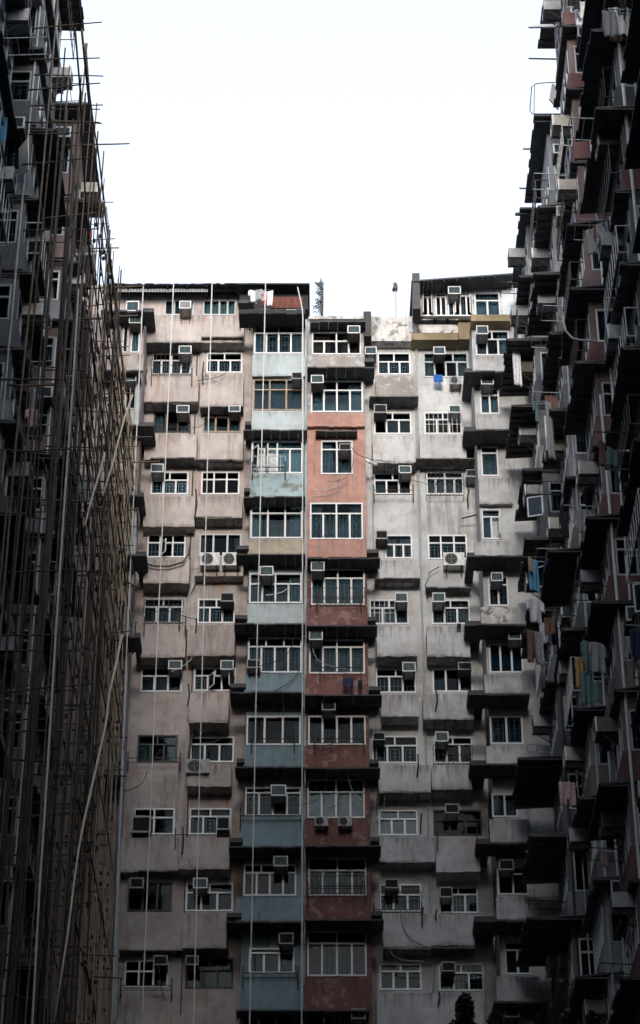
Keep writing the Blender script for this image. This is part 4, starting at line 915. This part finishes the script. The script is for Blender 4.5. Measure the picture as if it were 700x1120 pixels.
# the doubled top rail that shows against the sky
for j in range(9):
    y0 = YN - 5 + j * 2.2 + rnd.uniform(-1, 1); q = XO + rnd.uniform(-.12, .1)
    bam((q, y0 - 1, ZT + rnd.uniform(-.6, .5)), (q + rnd.uniform(-.08, .08), min(YF, y0 + rnd.uniform(6, 9)), ZT + rnd.uniform(-.6, .3)), rnd.uniform(.02, .03), 'bamboo_tan' if j % 3 else 'bamboo_brown', 'ledger')
# cross members that stick out into the courtyard
for i in range(60):
    y = YN + (YF - YN) * rnd.random() ** .8; zz = rnd.uniform(16, ZT + .8); L = rnd.choice((.15, .2, .3, .4, .9 if i % 7 == 0 else .2))
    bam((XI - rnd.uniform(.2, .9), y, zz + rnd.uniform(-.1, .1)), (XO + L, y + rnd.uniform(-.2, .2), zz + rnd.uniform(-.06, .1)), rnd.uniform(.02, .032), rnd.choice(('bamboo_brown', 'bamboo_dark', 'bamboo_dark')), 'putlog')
for i in range(22):
    y = rnd.uniform(YN, YF); zz = rnd.uniform(ZT - 2.2, ZT + .6); L = rnd.choice((.2, .3, .45, .6, 1.0))
    bam((XI - rnd.uniform(.1, .6), y, zz + rnd.uniform(-.1, .1)), (XO + L, y + rnd.uniform(-.2, .2), zz + rnd.uniform(-.05, .1)), rnd.uniform(.02, .03), 'bamboo_brown', 'putlog')
for i in range(9):
    y = rnd.uniform(YN - 3, YN + 1.5); xx = rnd.uniform(XI - .5, XO - .1); bam((xx, y, 20), (xx + .1, y, rnd.uniform(ZT, ZT + 3)), .035, rnd.choice(('bamboo_brown', 'bamboo_dark')), 'pole')
for i in range(10):
    y = rnd.uniform(YN - 3, YN + 2); zz = rnd.uniform(ZT - 5, ZT + 2); bam((XI - .9, y, zz), (XO + rnd.uniform(.1, .5), y, zz + rnd.uniform(-.1, .3)), .025, 'bamboo_dark', 'putlog')
for i in range(72):  # low cross poles coloured dark to imitate the shade there
    y = rnd.uniform(46, YF); zz = rnd.uniform(15, 43)
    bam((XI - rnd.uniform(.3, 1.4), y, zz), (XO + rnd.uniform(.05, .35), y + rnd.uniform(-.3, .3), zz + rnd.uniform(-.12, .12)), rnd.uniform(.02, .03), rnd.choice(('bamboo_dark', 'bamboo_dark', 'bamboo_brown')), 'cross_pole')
lm_ = MB()
for i in range(520):
    y = rnd.choice(ys) + rnd.uniform(-.04, .04); zz = rnd.uniform(15, ZT); X = XO + rnd.uniform(-.03, .06)
    lm_.tube([(X, y, zz - .05), (X, y, zz + .05)], .05, 5)
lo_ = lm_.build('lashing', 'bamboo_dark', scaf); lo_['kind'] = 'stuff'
# braces
for (a, b, mt) in (((145, 432), (112, 542), 'bamboo_pale'), ((114, 497), (93, 575), 'bamboo_pale'), ((82, 30), (100, 300), 'bamboo_brown'), ((92, 250), (62, 520), 'bamboo_brown'), ((74, 250), (52, 545), 'bamboo_brown'), ((80, 130), (60, 430), 'bamboo_brown'),
                   ((115, 640), (96, 1000), 'bamboo_brown'), ((128, 560), (118, 900), 'bamboo_brown')):
    def sx(px, py, X): return ptx(px, py, X)
    p0, p1 = sx(*a, XO + .2), sx(*b, XO + .2)
    bam(p0, p1, .036 if mt == 'bamboo_pale' else .028, mt if mt == 'bamboo_pale' or rnd.random() < .4 else 'bamboo_dark', 'brace')
# long cross poles that run out in front of the back block
for (a, b, Y) in (((75, 349), (151, 345), 66), ((60, 570), (152, 556), 67), ((100, 622), (153, 642), 68), ((70, 700), (142, 690), 67), ((50, 640), (128, 645), 63)):
    bam(at(*a, Y), at(*b, Y), .035, 'bamboo_brown', 'putlog')

# ================================================================== ROPES
for i, (pts, lab) in enumerate((
    ([(157, 308), (139, 700), (122, 1122)], 'white rope hanging leftmost, down the cream edge beside the scaffold'), ([(190, 308), (172, 700), (155, 1122)], 'white rope hanging second from the left, across the left cream column'),
    ([(232, 308), (222, 700), (211.5, 1122)], 'white rope hanging third from the left, across the second cream column'), ([(290.5, 308), (281.5, 690), (273, 1122)], 'white rope hanging down the left part of the blue bays'),
    ([(325.5, 314), (330.3, 336), (331.2, 345), (330.8, 700), (330, 1122)], 'kinked white rope hanging rightmost, down the edge between blue and red bays'))):
    m = MB(); Y = YC - 1.9
    P = [at(x, y, Y) for x, y in pts]
    last = P[-1]; d = (P[-1] - P[-2]).normalized(); P.append(P[-1] + d * (last.z / max(.2, -d.z)) * .98)
    m.tube(P, .021, 6); solo(m, 'rope', 'rope_white', lab, 'rope', 'white ropes hanging from the roof')
# pale rope on the scaffold and the long bent bamboo in front of it
P = [ptx(x, y, XO + .25) for x, y in ((86, 316), (79, 430), (70, 555), (61, 690), (52, 840), (43, 975), (35, 1125))]
m = MB(); m.tube(P, .028, 6); solo(m, 'rope', 'rope_white', 'pale rope hanging in front of the bamboo scaffold', 'rope')
P = [ptx(x, y, XO + .35) for x, y in ((133, 695), (125, 735), (119.5, 758), (116, 790), (105, 840), (97, 875), (92, 897), (86, 930), (82, 955), (74, 1020), (60, 1118))]
m = MB(); m.tube(P, .045, 6, .03); solo(m, 'bamboo_pole', 'bamboo_pale', 'long bent pale bamboo leaning on the lower scaffold', 'bamboo pole', smooth=True)

# ================================================================== ROOF PLANT, MAST
sp = at(352, 345, YC + .4)
sh = thing('roof_shrub', 'scraggly leafless shrub on the roof above the red bays', 'shrub', tuple(sp))
m = MB(); topz = at(350, 309, YC + .4).z - sp.z
m.tube([sp, sp + Vector((.03, 0, topz * .5)), sp + Vector((.02, 0, topz * .8)), sp + Vector((-.12, 0, topz * .92)), sp + Vector((-.26, 0, topz))], .05, 6, .03); m.build('stem', 'twig', sh)
m = MB(); lm = MB()
for i in range(70):
    z = rnd.uniform(.02, .95) * topz; b = sp + Vector((.02, 0, z)); e = b + Vector((-rnd.random() ** .7 * (.45 - .2 * z / topz) + .05, rnd.uniform(-.3, .3), rnd.uniform(-.12, .3)))
    m.tube([b, b.lerp(e, .5) + Vector((0, 0, .05)), e], .010, 3, .005)
    for k in range(5):
        c = b.lerp(e, rnd.random()) + Vector((rnd.uniform(-.05, .05), rnd.uniform(-.05, .05), rnd.uniform(-.05, .05))); s_ = .022
        lm.face(c + Vector((-s_, 0, -s_)), c + Vector((s_, rnd.uniform(-s_, s_), -s_)), c + Vector((s_, 0, s_)), c + Vector((-s_, rnd.uniform(-s_, s_), s_)))
m.build('twigs', 'twig', sh); lm.build('leaves', 'shrub_grey', sh, norm=False)
a = at(433, 346, YW - .2); t_ = at(432.3, 314, YW - .2)
ms = thing('antenna_mast', 'thin pale roof mast with a round dark head', 'antenna', tuple(a))
m = MB(); m.tube([a - Vector((0, 0, .3)), a.lerp(t_, .5) + Vector((.01, 0, 0)), t_], .028, 6); m.build('mast', 'grey_frame', ms)
m = MB(); c = t_ + Vector((0, 0, .04)); prev = None
m.tube([c + Vector((-.02, 0, -.2)), c + Vector((0, 0, -.1)), c + Vector((.01, 0, 0)), c + Vector((0, 0, .1)), c + Vector((-.01, 0, .15))], .11, 10, .06); m.build('head', 'pipe_dark', ms, smooth=True)

# ================================================================== TREES at the foot of the frame
def tree(px, py, Y, lab, wid):
    tip = at(px, py, Y); base = Vector((tip.x, Y, 0)); Ht = tip.z
    t = thing('tree', lab, 'tree', (base.x, base.y, 0), 'dark trees in the courtyard')
    m = MB(); m.tube([base, base + Vector((.1, 0, Ht * .35)), base + Vector((-.05, .1, Ht * .7)), Vector((tip.x, Y, Ht * .93))], .16, 8, .03)
    for i in range(14):
        z = rnd.uniform(.4, .85) * Ht; an = rnd.uniform(0, 6.28); L = (1 - z / Ht) * 2.2 + .3; b = base + Vector((0, 0, z))
        m.tube([b, b + Vector((math.cos(an) * L * .6, math.sin(an) * L * .6, L * .35)), b + Vector((math.cos(an) * L, math.sin(an) * L, L * .75))], .05, 5, .012)
    m.build('trunk', 'bark', t)
    lm = MB()
    u_ = Y / math.cos(PITCH - .2) / FOC * 1.02            # metres per pixel about there
    lobes = [(0, wid * 16, wid * 10, wid * 18), (-wid * 10, wid * 40, wid * 11, wid * 13), (wid * 9, wid * 46, wid * 10, wid * 16), (0, wid * 75, wid * 34, wid * 34)]
    for (lx, ly, rx, rz) in lobes:
        for i in range(int(900 * rx / 12)):
            v = Vector((rnd.gauss(0, 1), rnd.gauss(0, 1), rnd.gauss(0, 1))).normalized() * rnd.random() ** .4
            c = Vector((tip.x + (lx + v.x * rx) * u_, Y + v.y * rx * u_, Ht - (ly - v.z * rz) * u_ * 1.05)); s_ = rnd.uniform(.02, .045)
            a = Vector((rnd.uniform(-1, 1), rnd.uniform(-1, 1), rnd.uniform(-1, 1))).normalized(); b = a.cross(Vector((rnd.uniform(-1, 1), rnd.uniform(-1, 1), .3))).normalized()
            lm.face(c - a * s_, c + b * s_ * .5, c + a * s_, c - b * s_ * .5)
    lm.build('crown', 'leaf_green', t, norm=False)
tree(508, 1088, 26, 'dark tree with a narrow rounded tip at the bottom, in front of white parapets', 1.0)
tree(541, 1106, 30, 'dark tree tip right of the narrow rounded one', .8)
tree(592, 1109, 24, 'dark tree tip at the lower right under the end bay', .8)
tree(648, 1108, 22, 'dark tree tip farthest right at the bottom', .8)

# ================================================================== clean-up of unseen units, labels
for p in PROT.values():
    for c in list(p.children): bpy.data.objects.remove(c)
    bpy.data.objects.remove(p)
bpy.context.view_layer.update()
dg = bpy.context.evaluated_depsgraph_get()
cam_o = Vector((0, 0, CAMZ)); groups = {}
for o, kind, key in ALL_AC:
    if key is None: continue
    seen = 0; names = {c.name for c in o.children}
    for dx in (-.28, -.1, .1, .28):
        for dz in (.02, .2, .4):
            for dy in (-.605, -.3):
                q = o.matrix_world @ Vector((dx, dy, dz)); dirv = (q - cam_o).normalized()
                hit = sc.ray_cast(dg, cam_o, dirv, distance=200)
                if hit[0] and hit[4] and hit[4].name in names and inframe(hit[1], 0): seen += 1
    if seen < 2:
        for c in list(o.children): bpy.data.objects.remove(c)
        bpy.data.objects.remove(o)
    else: groups.setdefault(key[:2], []).append((key[2], kind, o))
gc = {}
for o, cl, kd, key in ALL_CLOTH:
    seen = 0
    for v in list(o.data.vertices)[::9]:
        q = o.matrix_world @ v.co
        if not inframe(q, 0): continue
        hit = sc.ray_cast(dg, cam_o, (q - cam_o).normalized(), distance=200)
        if hit[0] and hit[4] and hit[4].name == o.name: seen += 1
    if seen < 3: bpy.data.objects.remove(o)
    else: gc.setdefault((cl, kd) + key, []).append((o.location.z, o))
for (cl, kd, sd, nm), lst in gc.items():
    lst.sort(key=lambda t: -t[0])
    for i, (_, o) in enumerate(lst):
        o['label'] = cl + ' ' + kd + ' on a drying rack, ' + nm + ', ' + sd + ' block' + ('' if len(lst) == 1 else ', ' + (ORD[i + 1] + ' one down'))
for (sd, nm), lst in groups.items():
    lst.sort(key=lambda t: -t[0])
    for i, (_, kind, o) in enumerate(lst):
        if len(lst) == 1: cnt = 'only one there'
        elif i == 0: cnt = 'topmost there'
        elif i == len(lst) - 1: cnt = 'lowest there'
        else: cnt = ORD[i + 1] + ' one down'
        o['label'] = {'white': 'white rimmed', 'brown': 'rusty cased', 'beige': 'beige cased', 'dark': 'dark', 'grey': 'grey'}[kind] + ' air conditioner, ' + sd + ' block, ' + nm + ', ' + cnt
for o in bpy.data.objects:
    if '_off' in o: del o['_off']

# ================================================================== light, sky, camera
w = bpy.data.worlds.new('World'); sc.world = w; w.use_nodes = True
N, L = w.node_tree.nodes, w.node_tree.links
bg = N['Background']; sky = N.new('ShaderNodeTexSky'); sky.sky_type = 'NISHITA'; sky.sun_disc = False
SUN_EL = R(9.8)
sky.sun_elevation = SUN_EL; sky.sun_rotation = R(180); sky.dust_density = 4.0; sky.air_density = 1.0
hs = N.new('ShaderNodeHueSaturation'); hs.inputs['Saturation'].default_value = .35
L.new(sky.outputs[0], hs.inputs['Color']); veil = N.new('ShaderNodeMix'); veil.data_type = 'RGBA'; veil.inputs[0].default_value = .6; veil.inputs[7].default_value = (2.5, 3.0, 3.85, 1)   # overcast cloud deck
L.new(hs.outputs[0], veil.inputs[6]); L.new(veil.outputs[2], bg.inputs['Color']); bg.inputs['Strength'].default_value = .138
sl = bpy.data.lights.new('sun', 'SUN'); sl.energy = .68; sl.angle = R(12); sl.color = (1, .91, .83)
so = bpy.data.objects.new('sun', sl); COL.objects.link(so); so.rotation_euler = (R(90) - SUN_EL, 0, R(0)); so.location = (0, -20, 80)

cd = bpy.data.cameras.new('camera'); cam = bpy.data.objects.new('camera', cd); COL.objects.link(cam)
cam.location = (0, 0, CAMZ); cam.rotation_euler = (R(90) + PITCH, 0, 0)
cd.sensor_fit = 'VERTICAL'; cd.sensor_height = 36; cd.lens = 36 * FOC / 1120; cd.clip_start = .1; cd.clip_end = 6000
sc.camera = cam
sc.view_settings.view_transform = 'Standard'; sc.view_settings.look = 'None'; sc.view_settings.gamma = 1; sc.view_settings.use_curve_mapping = False
sc.view_settings.exposure = 1.8
sc.render.engine = 'CYCLES'
sc.cycles.max_bounces = 6; sc.cycles.transparent_max_bounces = 12
sc.render.resolution_x = 640; sc.render.resolution_y = 1024
